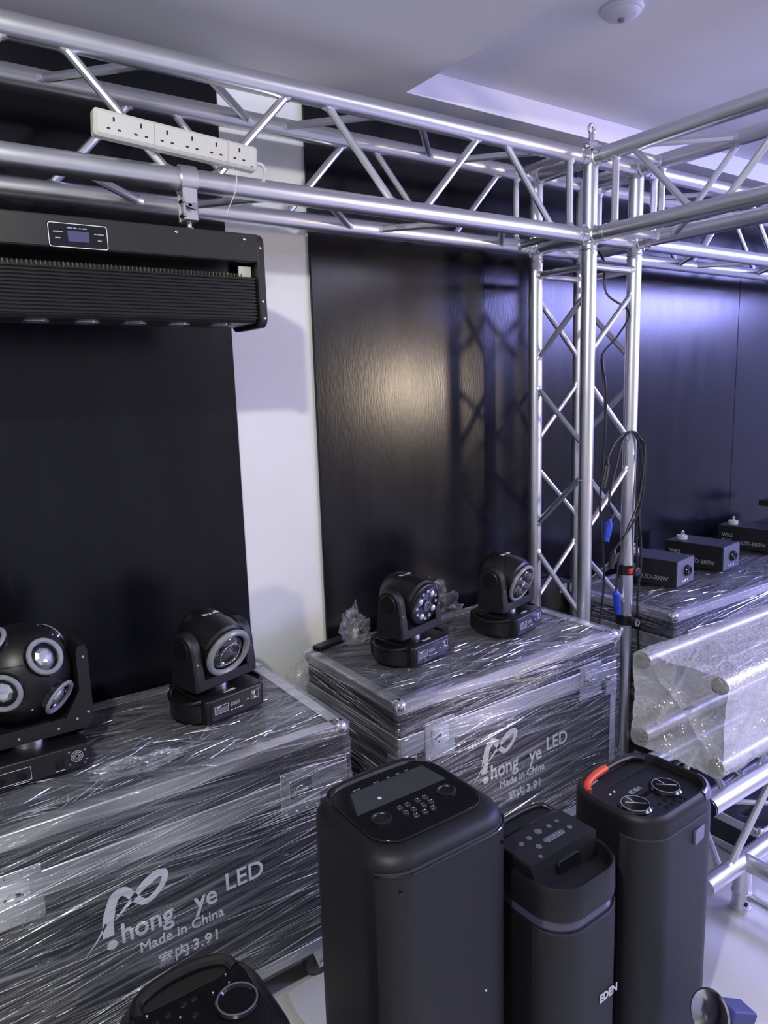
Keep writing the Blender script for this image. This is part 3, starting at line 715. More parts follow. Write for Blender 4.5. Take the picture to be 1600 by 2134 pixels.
for x0, x1, y0, y1 in ((-.12, -.012, -.024, .014),):
    for a in ((x0, x1, y0, y0+.001), (x0, x1, y1-.001, y1), (x0, x0+.001, y0, y1), (x1-.001, x1, y0, y1)): m.box(*a, .0005, .0011, .0001)
m.box(.050, .074, -.026, -.0245, .0005, .0011, .0001); m.box(-.06, -.02, -.029, -.0275, .0005, .0011, .0001); m.box(.132, .138, -.012, -.0105, .0005, .0011, .0001)
m.build('panel_print', 'ink', pl, 0)
m = MB(fp @ at(.108, .004, 0))
for r_ in (.006, .011, .016): m.ring(r_, .0012, at(0, 0, .001), 24, 6)
m.build('fan_grille', 'greyink', pl)
for x, y in ((.088, .022), (.130, .018), (.088, -.016), (.128, -.02), (-.13, .02)): MB(fp @ at(x, y, 0)).lathe([(.003, 0), (.003, .0015)], None, 8).build('screw', 'chrome', pl)
MB(at(0, 0, .056)).lathe([(.045, 0), (.045, .02), (.04, .022)], None, 28).build('pan_bearing', 'chrome', t)
U = [(-.120, .074), (.120, .074), (.137, .090), (.137, .252), (.132, .266), (.118, .266), (.1125, .252), (.1125, .165), (.080, .108), (-.080, .108), (-.1125, .165), (-.1125, .252), (-.118, .266), (-.132, .266), (-.137, .252), (-.137, .090)]
y_ = MB(at(0, .045, 0) @ Matrix(((1, 0, 0, 0), (0, 0, -1, 0), (0, 1, 0, 0), (0, 0, 0, 1))))
y_.loft([[(x*.985, z, 0) for x, z in U], [(x, z, .006) for x, z in U], [(x, z, .094) for x, z in U], [(x*.985, z, .10) for x, z in U]])
yk = y_.build('yoke', 'plastic_matte', t, 30)
for x, z in ((.125, .24), (.10, .100), (.06, .088), (-.02, .088), (.125, .11)): MB(at(x, -.0555, z) @ FRONT).lathe([(.003, 0), (.003, .0015)], None, 8).build('screw', 'greyink', yk)
BR, BC = .106, Vector((.0, -.006, .2205))
ballo = MB().ball(BC, BR, 48, 32).build('ball_shell', 'plastic', t, 60)
for zz in (-.35, .42):
    q = math.sqrt(1-zz*zz); MB(at(BC.x, BC.y, BC.z+zz*BR)).ring(q*BR, .0012, None, 48, 5).build('seam', 'gloss', ballo)
for k, d_ in enumerate(((.405, -.786, .467), (-.50, -.30, .82), (-.42, -.905, -.04), (.60, -.64, -.48), (.7, .6, .4), (-.4, .85, .3), (-.6, .5, -.5), (.3, .8, -.5), (-.97, -.1, -.1))):
    dv = Vector(d_).normalized(); mm = dirmat(BC+dv*(BR-.008), dv)
    hs = MB(mm).lathe([(.042, -.006), (.042, .010), (.036, .012), (.030, .004), (.0, .0)], None, 30).build('lens_housing', 'gloss', ballo)
    MB(mm).ring(.0355, .0055, at(0, 0, .0105), 32, 8).build('lens_ring', 'ring', hs)
    MB(mm).lathe([(.022, .002), (.021, .007), (.014, .011), (.007, .0125), (.0, .013)], None, 8).build('lens', 'crystal', hs, 0)
for k in range(14):
    a = k*2.4; zz = -.8+1.5*k/13; q = math.sqrt(1-zz*zz); dv = Vector((q*math.cos(a), q*math.sin(a), zz))
    MB(dirmat(BC+dv*(BR-.0005), dv)).lathe([(.003, 0), (.002, .0015)], None, 8).build('screw', 'chrome', ballo)

# ------------------------------------------------------------------ fog machines on the blue-lit case
def fog_machine(label, loc, rz, sup=True):
    t = thing('fog_machine', label, 'fog machine', loc, rz, 'fog machines'); w, d, h = .165, .265, .115
    b = MB().box(-w/2, w/2, -d/2, d/2, .008, h, .003).build('casing', 'powder', t)
    for x in (-.05, .05):
        for y in (-.09, .09): MB(at(x, y, 0)).lathe([(.010, 0), (.010, .009)], None, 12).build('foot', 'rubber', t)
    f = MB(at(0, -d/2, h/2+.004) @ FRONT).prism(w-.006, h-.012, -.002, .0015, .003, .0006).build('front_plate', 'plate', t)
    MB(at(.004, -d/2-.0015, .066) @ FRONT).lathe([(.024, 0), (.024, .006), (.019, .016), (.012, .017), (.008, .008)], None, 24).build('nozzle', 'gloss', f)
    for i in range(3): MB(at(-.03+.022*i, -d/2-.001, .024) @ FRONT).lathe([(.006, 0), (.006, .004), (.003, .006)], None, 12).build('indicator_led', 'crystal', f)
    MB(at(.03, -d/2+.004, h)).lathe([(.003, 0), (.003, .002)], None, 8).build('screw', 'chrome', b)
    # tank with white cap at the back
    MB(at(-.02, .085, h)).lathe([(.024, -.01), (.024, .016), (.022, .018)], None, 24).build('tank_cap', 'white', t)
    MB(at(-.012, .085, h+.026) @ FRONT).ring(.010, .003, None, 18, 6).build('cap_loop', 'white', t)
    text('LED-500W', .026, at(-w/2-.0006, .015, .030) @ LEFT, 'greyink', b, .0002, bold=.0004, sx=.95)
    text('WKS', .024, at(-w/2-.0006, .110, .062) @ LEFT, 'greyink', b, .0002, bold=.0006)
    m = MB(at(-w/2-.0002, .085, .05) @ LEFT)
    for k in range(3): m.box(-.024, .024-.01*k, -.004-.008*k, -.001-.008*k, 0, .0006, .0001)
    m.build('warning_print', 'greyink', b, 0)
    return t
ZF = .7045
f1 = fog_machine('small black fog machine nearest the truss column', (.608, .135, ZF), .17)
copy_tree(f1, (.988, .155, ZF), .12, 'small black fog machine, middle of the row of three')
copy_tree(f1, (1.475, .19, ZF), .12, 'small black fog machine farthest from the column, at the frame edge')
for x, y, a, lb in ((.80, .215, .4, 'clear plastic bag between the first two fog machines'), (1.25, .22, .2, 'clear plastic bag between the last two fog machines')):
    film_piece('plastic_bag', lb, (x, y, ZF), .055, .035, .5, x*9, .03)
# small spotlight with bracket behind the last machine
t = thing('mini_spotlight', 'small black spotlight with grey bracket at the right edge behind the fog machines', 'stage light', (1.75, .22, ZF), .1)
MB().box(-.11, .11, -.07, .07, .0, .10, .004).build('base', 'powder', t)
m = MB(at(0, -.02, 0) @ FRONT); m.poly([(-.10, .10), (-.045, .10), (-.055, .19), (-.075, .19)], 0, .006); m.poly([(.045, .10), (.10, .10), (.075, .19), (.055, .19)], 0, .006); m.build('bracket', 'plate', t)
MB().box(-.09, .09, -.05, .05, .185, .215, .004).build('lamp_body', 'powder', t)
MB().box(-.03, .02, -.02, .02, .215, .24, .004).build('cap', 'white', t)

# dark fixture behind the column
t = thing('black_equipment_box', 'black equipment box standing behind the truss column', 'equipment box', (.165, .325, 0))
MB().box(-.10, .10, -.05, .055, .0, .74, .004).build('casing', 'powder', t)
MB().box(.02, .06, -.052, -.045, .70, .735, .001).build('label_plate', 'ink', t)

# ------------------------------------------------------------------ cables on the column
def cable(name, label, pts, r=.0042, ends=()):
    t = MB().path(pts, r, 8, 8).build(name, 'cable')
    tag(t, label, 'cable')
    for p, d_, mt, L_, nm in ends:
        p = Vector(p); d_ = Vector(d_).normalized()
        k = MB(dirmat(p, d_)); k.lathe([(.005, -.012), (.008, 0), (.013, .006), (.013, L_*.7), (.011, L_*.72), (.011, L_)], None, 14)
        k.build(nm, mt, t)
    return t
def off(x, y, z): return (x, y, z)
xr = .24
cable('power_cable', 'black cable dropping from the corner block behind the front post', [(.13, .10, 2.02), (.15, .06, 1.96), (.155, .05, 1.85), (.19, -.02, 1.78), (.12, -.032, 1.70), (.04, -.034, 1.64), (.035, -.036, 1.60), (.05, -.04, 1.5), (.045, -.04, 1.3), (.03, -.04, 1.12), (.045, -.04, 1.0), (.06, -.04, .85), (.05, -.04, .74), (.03, -.04, .62), (.03, -.04, .3)], .0038)
cable('dmx_cable', 'thin black cable hanging beside the front post', [(.03, -.03, 1.62), (.043, -.036, 1.5), (.05, -.036, 1.42), (.045, -.036, 1.30)], .002)
cable('power_cable', 'black cable looped over the right post with a black plug', [(.255, -.036, .96), (.262, -.036, 1.15), (.250, -.036, 1.30), (.205, -.036, 1.360), (.13, -.036, 1.345), (.085, -.036, 1.30), (.07, -.036, 1.265)], .0045, [((.068, -.036, 1.258), (-.25, 0, -1), 'cable', .085, 'plug')])
cable('power_cable', 'black cable looped over the right post ending in a blue connector', [(.262, -.037, .80), (.242, -.037, 1.02), (.252, -.037, 1.2), (.256, -.037, 1.318), (.205, -.043, 1.362), (.145, -.043, 1.34), (.115, -.043, 1.26), (.09, -.043, 1.19), (.075, -.043, 1.12), (.10, -.043, 1.08), (.082, -.043, 1.055)], .0042, [((.08, -.043, 1.05), (-.25, 0, -1), 'blue', .07, 'connector')])
cable('power_cable', 'black cable running down the right post to the clamp ring', [(.245, -.039, 1.34), (.27, -.042, 1.30), (.268, -.042, 1.2), (.245, -.042, 1.08), (.265, -.042, .95), (.268, -.042, .86), (.255, -.042, .74), (.262, -.042, .6), (.275, -.042, .45), (.27, -.042, .2)], .0045)
cable('power_cable', 'black cable in the middle of the bundle hung with a second black plug', [(.25, -.052, 1.33), (.262, -.052, 1.22), (.245, -.052, 1.10), (.20, -.052, 1.03), (.13, -.050, .97), (.10, -.050, .945)], .004, [((.098, -.050, .94), (-.25, 0, -1), 'cable', .06, 'plug')])
cable('power_cable', 'black cable leading to the lower blue connector near the case corner', [(.255, -.056, 1.28), (.23, -.056, 1.12), (.15, -.056, .99), (.115, -.056, .88), (.11, -.056, .795)], .0036, [((.11, -.056, .79), (.15, 0, -1), 'blue', .085, 'connector')])
for z, lb, red in ((.845, 'black cable strap with red tab round the right post', True), (.65, 'black pipe clamp low on the right post', False)):
    t = thing('post_clamp', lb, 'clamp', (.24, 0, z))
    MB().lathe([(.0255, -.018), (.036, -.018), (.036, .018), (.0255, .018)], None, 24, False, False).build('strap', 'cable', t)
    MB(at(-.008, -.045, 0) @ FRONT).lathe([(.016, -.01), (.016, .012), (.010, .014)], None, 18).build('knob', 'cable', t)
    if red: MB().box(-.045, -.012, -.05, -.036, -.006, .012, .002).build('red_tab', 'red', t)
    else: MB(at(-.004, -.058, -.004) @ FRONT).ring(.011, .003, None, 18, 6).build('ring', 'greyink', t)
t = thing('cable_tie', 'thin white tie round the front post of the column', 'cable tie', (0, 0, 1.205))
MB().ring(RT+.0015, .0017, None, 28, 6).build('band', 'white', t)

# ------------------------------------------------------------------ bare truss on the floor and the bubble-wrapped one on top
WY0, WY1, LZ0, LZ1 = -.636, -.390, .165, .405
t = thing('truss_floor_frame', 'bare aluminium truss frame on the floor under the bubble-wrapped truss', 'truss', (.3, -.52, 0)); o = t.location
def Wd(a): return Vector(a)-o
for y in (-.685, -.445):
    for z in (LZ0, LZ1):
        MB().tube(Wd((-.30, y, z)), Wd((1.3, y, z)), RT, 24).build('chord', 'alu', t)
    for k in range(5):
        a, b = ((-.20+.3*k, LZ0), (.06+.3*k, LZ1)) if k % 2 == 0 else ((-.24+.3*k, LZ1), (.02+.3*k, LZ0))
        add_brace(t, Wd((a[0], y, a[1])), Wd((b[0], y, b[1])), .0105)
for z in (LZ0, LZ1):
    for k in range(5):
        a, b = (-.685, -.445) if k % 2 == 0 else (-.445, -.685)
        add_brace(t, Wd((-.22+.3*k, a, z)), Wd((.04+.3*k, b, z)), .0105)
for x in (-.11,):
    for y in (-.685, -.445):
        lg = MB().tube(Wd((x, y, .012)), Wd((x, y, LZ0)), RT, 24).build('leg', 'alu', t)
        k = MB(); k.ring(RT+.0005, .003, at(*Wd((x, y, .068)))); k.ring(RT+.0005, .0025, at(*Wd((x, y, .02)))); k.tube(Wd((x, y, 0)), Wd((x, y, .015)), RT*.9, 20); k.build('coupler', 'alu_matte', lg)
        MB(at(*Wd((x-.012, y-RT*.86, .04))) @ FRONT).lathe([(.006, -.004), (.006, .003)], None, 12).build('pin_hole', 'hole', lg)
MB().tube(Wd((-.11, -.685, LZ0)), Wd((-.11, -1.15, LZ0)), RT*.999, 24).build('chord', 'alu', t)
MB().tube(Wd((-.11, -.685, .06)), Wd((-.11, -1.05, .06)), .012, 14).build('brace', 'alu', t)
for y, z in ((-.445, LZ1), (-.685, LZ1)):
    MB(dirmat(Wd((-.302, y, z)), (-1, 0, 0))).lathe([(.018, -.01), (.0245, .002), (.0245, .006), (.019, .006)], None, 20).build('end_cap', 'gloss', t)

t = thing('wrapped_truss', 'short truss section wrapped in bubble wrap on the floor frame', 'truss', (.5, (WY0+WY1)/2, .432)); o = t.location
Z0w, Z1w = .462, .704; xe, xf = -.19, 1.25
for y in (WY0, WY1):
    for z in (Z0w, Z1w):
        MB().tube(Wd((xe, y, z)), Wd((xf, y, z)), RT, 20).build('chord', 'alu', t)
        MB(dirmat(Wd((xe-.001, y, z)), (-1, 0, 0))).lathe([(.0, -.004), (.021, -.004), (.0215, .004), (.0245, .004)], None, 20).build('tube_end', 'hole', t)
for y in (WY0, WY1):
    for k in range(4):
        add_brace(t, Wd((xe+.06+.3*k, y, (Z0w, Z1w)[k % 2])), Wd((xe+.32+.3*k, y, (Z1w, Z0w)[k % 2])), .01)
# wrap: tight over the four tubes, sunk between them
cy_, cz_ = (WY0+WY1)/2, (Z0w+Z1w)/2; hw_, hh_ = (WY1-WY0)/2, (Z1w-Z0w)/2; N = 96
def ringpt(u, x, shrink=1.0):
    a = 2*PI*u; c, s_ = math.cos(a), math.sin(a); R_ = RT+.007
    # rounded square through the tube outsides, hollowed at the middle of each side
    k = 1/max(abs(c), abs(s_)); px, py = c*k, s_*k
    mid = 1-min(abs(px), abs(py)); hol = 1-.13*max(0, mid)**1.3*(1-.5*abs(math.sin(x*9)))
    if py > .99: hol = 1-.015*mid
    q = Vector((px*(hw_+R_)*(hol if abs(px) > .99 else 1), py*(hh_+R_)*(hol if abs(py) > .99 else 1)))
    corner = Vector((math.copysign(hw_, px), math.copysign(hh_, py))); dd = q-corner
    if abs(px) > .85*1 and abs(py) > .85 and dd.length > R_ and dd.x*px > 0 and dd.y*py > 0: q = corner+dd.normalized()*R_
    w_ = .006*noise.noise(Vector((x*12, q.x*22, q.y*22)))+.004*noise.noise(Vector((x*40, q.x*60, q.y*60)))
    q *= shrink; q += q.normalized()*w_
    return (x-o.x, cy_+q.x-o.y, cz_+q.y-o.z)
rings = []
for x in [xe-.012]+[xe-.006+i*.018 for i in range(int((xf-xe)/.018)+1)]:
    rings.append([ringpt(i/N, x) for i in range(N)])
end = []
for k, sh in enumerate((.97, .9, .8, .68, .55, .42, .3, .18, .08, .02)):
    r_ = []
    for i in range(N):
        a = 2*PI*i/N; c, s_ = math.cos(a), math.sin(a); kk = 1/max(abs(c), abs(s_)); cn = min(abs(c*kk), abs(s_*kk))
        p_ = ringpt(i/N, xe-.012, sh); dep = .075*(1-sh)**.8*(1.15-.75*cn)+.014*noise.noise(Vector((p_[1]*18, p_[2]*18, 4)))*(1 if sh < .95 else 0)
        if cn > .72 and sh > .78: dep = -.004
        r_.append((p_[0]+dep, p_[1], p_[2]))
    end.append(r_)
MB().loft(list(reversed(end))+rings, None, True, False).build('bubble_wrap', 'bubble', t, 50)

# flat dark case lying under the floor frame
t = thing('equipment_case', 'flat dark case with grey edges lying under the floor truss frame', 'flight case', (.66, -.42, .012))
MB().box(-.55, .55, -.20, .20, .004, .120, .003).build('body', 'case', t)
for y in (-.20, .20):
    for z in (.0, .095): MB().box(-.555, .555, y-.004, y+.004, z, z+.028, .0015).build('edge_extrusion', 'alu_matte', t)
for x in (-.55, .55):
    for z in (.0, .095): MB().box(x-.004, x+.004, -.20, .20, z, z+.028, .0015).build('edge_extrusion', 'alu_matte', t)
    for y in (-.20, .20): MB().ball((x-math.copysign(.008, x), y-math.copysign(.008, y), .110), .016).build('ball_corner', 'chrome', t)
MB().box(-.50, -.30, -.13, -.11, .1195, .1215, .0005).build('recess_slot', 'hole', t)

# ------------------------------------------------------------------ speakers
def tower(t, w, d, h, r, bt, mt='plastic_matte', z0=.0, n=8, taper=.0):
    b = MB(); rings = []
    def rg(ins, z, k=1): return [(x*k, y*k, z) for x, y in rrect(w-2*ins, d-2*ins, max(r-ins, .004), n)]
    for a in (0, .5, 1): rings.append(rg(.02*(1-math.sin(a*PI/2)), z0+.02*(1-math.cos(a*PI/2))))
    for a in (1, .75, .5, .25, 0): rings.append(rg(bt*(1-math.sin(a*PI/2)), h-bt*(1-math.cos(a*PI/2))))
    return b.loft(rings).build('cabinet', mt, t, 40)
# 1: big one
H1 = .75
t = thing('party_speaker', 'tall black party speaker with sloped smoked display, foremost of the three', 'speaker', (-1.256, -.622, 0), .0, 'party speakers')
tower(t, .312, .280, H1, .07, .032)
g = MB(); oo = [(x, y) for x, y in rrect(.29, .272, .068, 10) if y < -.04]
oo.sort(key=lambda q: q[0])
def arc_grille(w, d, r, z0, z1, prou, ymax, n=10, drop=.0):
    pts = [q for q in rrect(w, d, r, n) if q[1] < ymax]; pts.sort(key=lambda q: math.atan2(q[1], q[0])); rings = []
    N_ = len(pts)
    def topz(i): u = abs(2*i/(N_-1)-1); return z1-drop*(u**3)
    lo = [(x, y, z0) for x, y in pts]; 
    rings = [[(x*.985, y*.985+.004, z0-.004) for x, y in pts], lo, [(x, y, topz(i)) for i, (x, y) in enumerate(pts)], [(x*.985, y*.985+.004, topz(i)+.004) for i, (x, y) in enumerate(pts)]]
    return MB().loft(rings, None, False, False, False), [(x, y, topz(i)) for i, (x, y) in enumerate(pts)]
gm, edge = arc_grille(.316, .290, .074, .03, H1-.030, .004, -.100, drop=.004)
gr = gm.build('grille', 'grille', t)
MB().path([(x*1.006, y*1.006, z+.001) for x, y, z in edge], .0022, 6, 2).build('grille_trim', 'gloss', gr)
for s_ in (-1, 1): MB(dirmat((s_*.118, -.137, H1-.062), (s_*.4, -1, 0))).lathe([(.004, 0), (.004, .003)], None, 10).build('screw', 'gloss', gr)
P1 = Matrix.Identity(4)
pan = MB(); pan.prism(.248, .212, H1-.003, H1+.004, .05, .002, at(0, .008, 0)); pan = pan.build('top_panel', 'gloss', t)
MB().ring(1, .0, None, 3, 3) if False else None
pts = rrect(.250, .214, .051, 8); MB(at(0, .008, H1+.004)).path([(x, y, 0) for x, y in pts]+[(pts[0][0], pts[0][1], 0)], .0015, 6, 2).build('panel_bezel', 'plastic', pan)
dsp = MB(); dsp.add([(-.108, .012, H1+.0045), (.108, .012, H1+.0045), (.088, .068, H1+.016), (-.088, .068, H1+.016), (-.088, .073, H1+.0045), (.088, .073, H1+.0045)], [(0, 1, 2, 3), (3, 2, 5, 4), (0, 3, 4), (1, 5, 2)])
dsp.build('display', 'screen', pan, 0)
MB().box(-.048, -.041, .028, .034, H1+.0075, H1+.0092, .0003).build('indicator', 'ink', pan)
for x, y in ((-.03, -.016), (-.012, -.016), (.012, -.016), (.03, -.016), (-.03, -.036), (-.012, -.036), (.012, -.036), (.03, -.036), (-.02, -.055), (.0, -.055), (.02, -.055)):
    MB(at(x, y, H1+.004)).lathe([(.0065, 0), (.0065, .002), (.0055, .003), (.0048, .0022)], None, 16).build('button', 'screen', pan)
for s_ in (-1, 1):
    k = MB(at(s_*.078, -.024, H1+.004)).lathe([(.020, 0), (.020, .003), (.016, .0045), (.014, .002)], None, 26).build('rotary_knob', 'plastic', pan)
    MB(at(s_*.078, -.024, H1+.005)).ring(.019, .0008, None, 26, 5).build('knob_ring', 'greyink', k)
for x, w_ in ((-.07, .018), (-.02, .012), (.012, .008), (.036, .010), (.056, .010)):
    MB().box(x, x+w_, .088, .0895, H1+.0038, H1+.0046, .0001).build('panel_print', 'greyink', pan)
hn = MB().path([(-.105, .105, H1-.014), (-.10, .118, H1-.004), (-.06, .124, H1+.000), (.06, .124, H1+.000), (.10, .118, H1-.004), (.105, .105, H1-.014)], .011, 10).build('carry_handle', 'plastic', t)
MB().ball((.068, -.146, .40), .0022, 8, 6).build('logo_stud', 'ink', gr)

# 2: middle one
H2 = .600
t = thing('party_speaker', 'narrow black speaker with scooped front handle, in the middle', 'speaker', (-.958, -.722, 0), .03, 'party speakers')
w2, d2_ = .214, .228
b = MB(); rings = []
def rg2(w, d, r, z, dy=0): return [(x, y+dy, z) for x, y in rrect(w, d, r, 8)]
rings = [rg2(w2-.03, d2_-.03, .06, .0), rg2(w2, d2_, .07, .02), rg2(w2, d2_, .07, H2-.117)]
b.loft(rings).build('cabinet', 'plastic_matte', t, 40)
b = MB(); b.loft([rg2(w2-.006, d2_-.006, .068, H2-.118), rg2(w2-.012, d2_-.012, .066, H2-.082)]).build('light_bar', 'lightbar', t, 40)
cap = MB(); cap.loft([rg2(w2+.002, d2_+.002, .071, H2-.094), rg2(w2+.004, d2_+.004, .072, H2-.088), rg2(w2+.002, d2_+.002, .072, H2-.030), rg2(w2-.004, d2_-.004, .070, H2-.024), rg2(w2-.014, d2_-.014, .065, H2-.027), rg2(w2-.022, d2_-.022, .061, H2-.056)], None, False, False).build('shoulder_band', 'plastic_matte', t, 40)
sc = MB(); sc.loft([rg2(w2-.02, d2_-.02, .062, H2-.060), rg2(w2-.021, d2_-.021, .062, H2-.055)]).build('scoop_floor', 'plastic_matte', t, 40)
top = MB()
ou = [(-w2/2+.004, -.035), (w2/2-.004, -.035), (w2/2-.004, .06), (w2/2-.03, .105), (.03, .112), (-.03, .112), (-w2/2+.03, .105), (-w2/2+.004, .06)]
ou = list(ou)
lo = [(x*(.9 if y < 0 else 1), y-(.010 if y < 0 else 0), H2-.057) for x, y in ou]; hi = [(x*.985, y, H2-.002-(.004 if y < 0 else 0)) for x, y in ou]; hi2 = [(x*.955, y*.985, H2) for x, y in ou]
tp = top.loft([lo, hi, hi2]).build('control_top', 'plastic_matte', t, 30)
MB().box(-.088, .088, .062, .068, H2-.0005, H2+.0012, .0004).build('panel_seam', 'gloss', tp)
MB().path([(-.085, .072, H2-.001), (-.07, .098, H2+.004), (0, .104, H2+.006), (.07, .098, H2+.004), (.085, .072, H2-.001)], .006, 10).build('rear_handle', 'plastic', tp)
MB(at(.004, -.042, H2-.032) @ Matrix.Rotation(-.25, 4, 'X') @ FRONT).prism(.07, .026, -.01, .004, .008, .002).build('handle_latch', 'gloss', tp)
for x, y, r_ in ((-.062, .028, .006), (-.034, .032, .006), (-.002, .036, .009), (.030, .034, .006), (.058, .036, .005), (-.040, .0, .007), (.062, .004, .006), (-.062, -.024, .005)):
    MB(at(x, y, H2-.0002)).lathe([(r_, 0), (r_*.95, .0015), (r_*.5, .002)], None, 14).build('button', 'plate', tp)
MB(at(.012, .004, 0)).prism(.062, .014, H2-.0005, H2+.0012, .007, .0004).build('button_bar', 'plate', tp)
for s_ in (0, .018, -.018): MB(at(.012+s_, .004, H2+.001)).lathe([(.0015, 0), (.0008, .0006)], None, 8).build('indicator', 'ink', tp)
gm, edge = arc_grille(w2+.004, d2_+.006, .073, .03, H2-.122, .004, -.04)
g2 = gm.build('grille', 'grille', t)
text('EDEN', .026, at(.012, -d2_/2-.0046, .285) @ FRONT, 'ink', g2, .0006, bold=.0006, sx=.9, name='logo')

# 3: with orange handle
H3 = .622
t = thing('party_speaker', 'black speaker with orange handle and two round dials, rightmost', 'speaker', (-.655, -.725, 0), .03, 'party speakers')
w3, d3 = .285, .232
tower(t, w3, d3, H3-.028, .075, .004)
b = MB(); seg = 8
def rg3(ins, z): return [(x, y, z) for x, y in rrect(w3-2*ins, d3-2*ins, max(.075-ins, .01), seg)]
b.loft([rg3(0, H3-.03), rg3(0, H3-.012), rg3(.004, H3-.004), rg3(.010, H3), rg3(.016, H3-.002), rg3(.020, H3-.020)], None, False, False); rim = b.build('top_rim', 'plastic_matte', t, 50)
pn = MB().loft([rg3(.019, H3-.024), rg3(.019, H3-.018)]).build('top_panel', 'plastic', t, 40)
rr_ = [rrect(w3+.004, d3+.004, .077, 14), rrect(w3-.004, d3-.004, .073, 14), rrect(w3-.018, d3-.018, .066, 14)]
ix = [i for i, (x, y) in enumerate(rr_[1]) if y < -.05 and x > -.03]; ix.sort(key=lambda i: math.atan2(rr_[1][i][1], rr_[1][i][0])); N_ = len(ix); m = MB()
m.add([(*rr_[k][i], z) for k, z in ((0, H3-.016), (1, H3-.002), (2, H3+.0018)) for i in ix], [(k*N_+i, k*N_+i+1, (k+1)*N_+i+1, (k+1)*N_+i) for k in range(2) for i in range(N_-1)])
m.build('light_bar', 'rim_sheen', rim, 60)
hd3 = MB(); hd3.box(-.118, .118, .058, .092, H3-.0195, H3-.0172, .0005); hd3.build('handle_well', 'hole', pn)
HB = MB(); HB.path([(-.112, .066, H3-.012), (-.098, .082, H3-.006), (-.06, .092, H3-.002), (-.012, .095, H3+.0)], .009, 10); hb = HB.build('handle_grip', 'orange', t)
MB().path([(-.012, .095, H3), (.04, .095, H3), (.085, .090, H3-.003), (.112, .074, H3-.010)], .0085, 10).build('handle_bar', 'plastic', t)
MB().path([(-.108, .066, H3-.016), (-.085, .084, H3-.015), (-.05, .09, H3-.015)], .0035, 6).build('handle_spring', 'chrome', t)
for x, y in ((-.072, -.030), (.046, -.030)):
    k = MB(at(x, y, H3-.018)).lathe([(.038, 0), (.038, .004), (.034, .008), (.0, .009)], None, 32).build('dial', 'gloss', pn)
    MB(at(x, y, H3-.010)).ring(.031, .001, None, 32, 5).build('dial_ring', 'greyink', k)
    m = MB(at(x, y, H3-.0086)); m.box(-.022, .024, -.0008, .0008, 0, .0006, .0001, Matrix.Rotation(-.8, 4, 'Z')); m.box(-.026, -.004, -.0007, .0007, 0, .0006, .0001, Matrix.Rotation(-1.7, 4, 'Z'))
    m.build('dial_print', 'ink', k, 0)
text('EDEN', .016, at(-.036, .004, H3-.0176) @ Matrix.Rotation(.0, 4, 'Z'), 'greyink', pn, .0003, bold=.0004, name='logo')
MB(at(-.012, -.018, 0)).prism(.034, .015, H3-.0185, H3-.0165, .003, .0004).build('small_display', 'gloss', pn)
for x, y in ((-.02, -.058), (.0, -.058), (.02, -.072), (.04, -.072), (-.02, -.076), (.0, -.076), (.02, -.086), (.04, -.086)):
    MB(at(x, y, H3-.018)).lathe([(.0055, 0), (.005, .0018), (.003, .002)], None, 12).build('button', 'gloss', pn)
for x, y in ((-.075, .034), (-.058, .036)): MB(at(x, y, H3-.018)).lathe([(.003, 0), (.002, .002)], None, 8).build('indicator', 'ink', pn)
gm, edge = arc_grille(w3+.004, d3+.006, .077, .03, H3-.05, .004, -.03)
g3 = gm.build('grille', 'grille', t)
MB(at(.050, -d3/2-.0035, H3-.088) @ FRONT @ Matrix.Rotation(.12, 4, 'Y')).prism(.064, .034, -.006, .001, .004, .0008).build('badge', 'plate', g3)

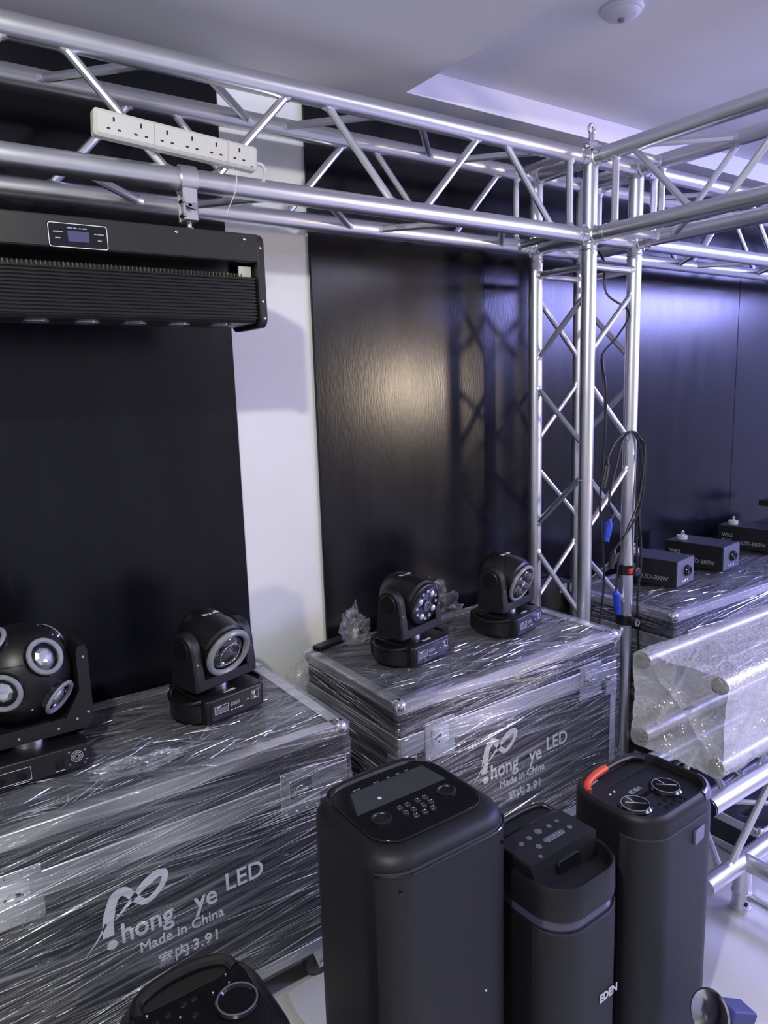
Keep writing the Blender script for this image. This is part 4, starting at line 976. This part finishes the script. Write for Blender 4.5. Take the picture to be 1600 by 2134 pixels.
# 4: near left, only its top shows
H4 = .572
t = thing('party_speaker', 'rounded black speaker with one big ring dial, cut by the bottom edge', 'speaker', (-1.705, -.672, 0), .0, 'party speakers')
tower(t, .250, .270, H4, .085, .05, 'plastic')
hp = MB(); hp.prism(.19, .19, H4-.004, H4+.001, .05, .002); pn = hp.build('top_panel', 'gloss', t)
MB(at(-.005, .078, 0)).prism(.15, .045, H4-.0005, H4+.0018, .02, .0005).build('handle_well', 'hole', pn)
MB().path([(-.085, .060, H4+.0), (-.075, .080, H4+.006), (-.03, .094, H4+.009), (.03, .094, H4+.009), (.07, .080, H4+.006), (.08, .060, H4)], .011, 10).build('carry_handle', 'plastic', t)
k = MB(at(.055, -.012, H4)).lathe([(.036, 0), (.036, .006), (.030, .010), (.027, .006), (.0, .006)], None, 32).build('ring_dial', 'gloss', pn)
MB(at(.055, -.012, H4+.0095)).ring(.032, .0014, None, 32, 6).build('dial_ring', 'plate', k)
for x, y in ((-.065, .028), (-.045, .032), (-.018, .036), (.0, .038), (-.06, .002), (-.04, .0), (-.01, .006), (-.055, -.03), (-.03, -.03)):
    MB(at(x, y, H4+.0005)).lathe([(.006, 0), (.006, .002), (.004, .003)], None, 14).build('button', 'plastic', pn)
for x, y in ((-.072, .050), (.062, .054), (-.03, .016), (.03, .03), (.06, .034)): MB().ball((x, y, H4+.002), .0022, 8, 6).build('indicator', 'chrome', pn)

# ------------------------------------------------------------------ round chrome flange with navy block, bottom right
t = thing('chrome_flange', 'round chrome flange on a threaded rod with navy block, bottom right corner', 'stand base', (-.722, -.955, 0), 0)
dv = Vector((-.86, .18, .42)).normalized(); fm = dirmat((0, .0, .222), dv)
MB(fm).lathe([(.010, -.012), (.030, -.008), (.046, .002), (.048, .006), (.044, .008), (.028, .0), (.012, -.004)], None, 36).build('disc', 'chrome', t)
MB().tube(Vector((0, 0, .222))-dv*.012, Vector((0, 0, .222))-dv*.034, .0095, 14).build('threaded_rod', 'chrome', t)
MB(fm).prism(.05, .05, -.11, -.034, .006, .003).build('block', 'navy', t)
MB().prism(.05, .06, 0, .175, .008, .004, at(.075, -.015, 0)).build('foot', 'navy', t)

# ------------------------------------------------------------------ plastic sheet on the floor
def zsh(x, y):
    e_ = noise.noise(Vector((x*5, y*5, 0)))*.5+noise.noise(Vector((x*16, y*14, 2)))*.3
    return (x+.03*noise.noise(Vector((y*6, 1, 0))), y+.03*noise.noise(Vector((x*6, 5, 0))), .004+.003*(1+e_))
sh = sheet(-1.32, .9, -1.7, -.16, zsh, .03).build('plastic_floor_sheet', 'sheet', None, 60)
tag(sh, 'pale plastic sheet spread on the floor beneath the speakers', 'plastic sheet')
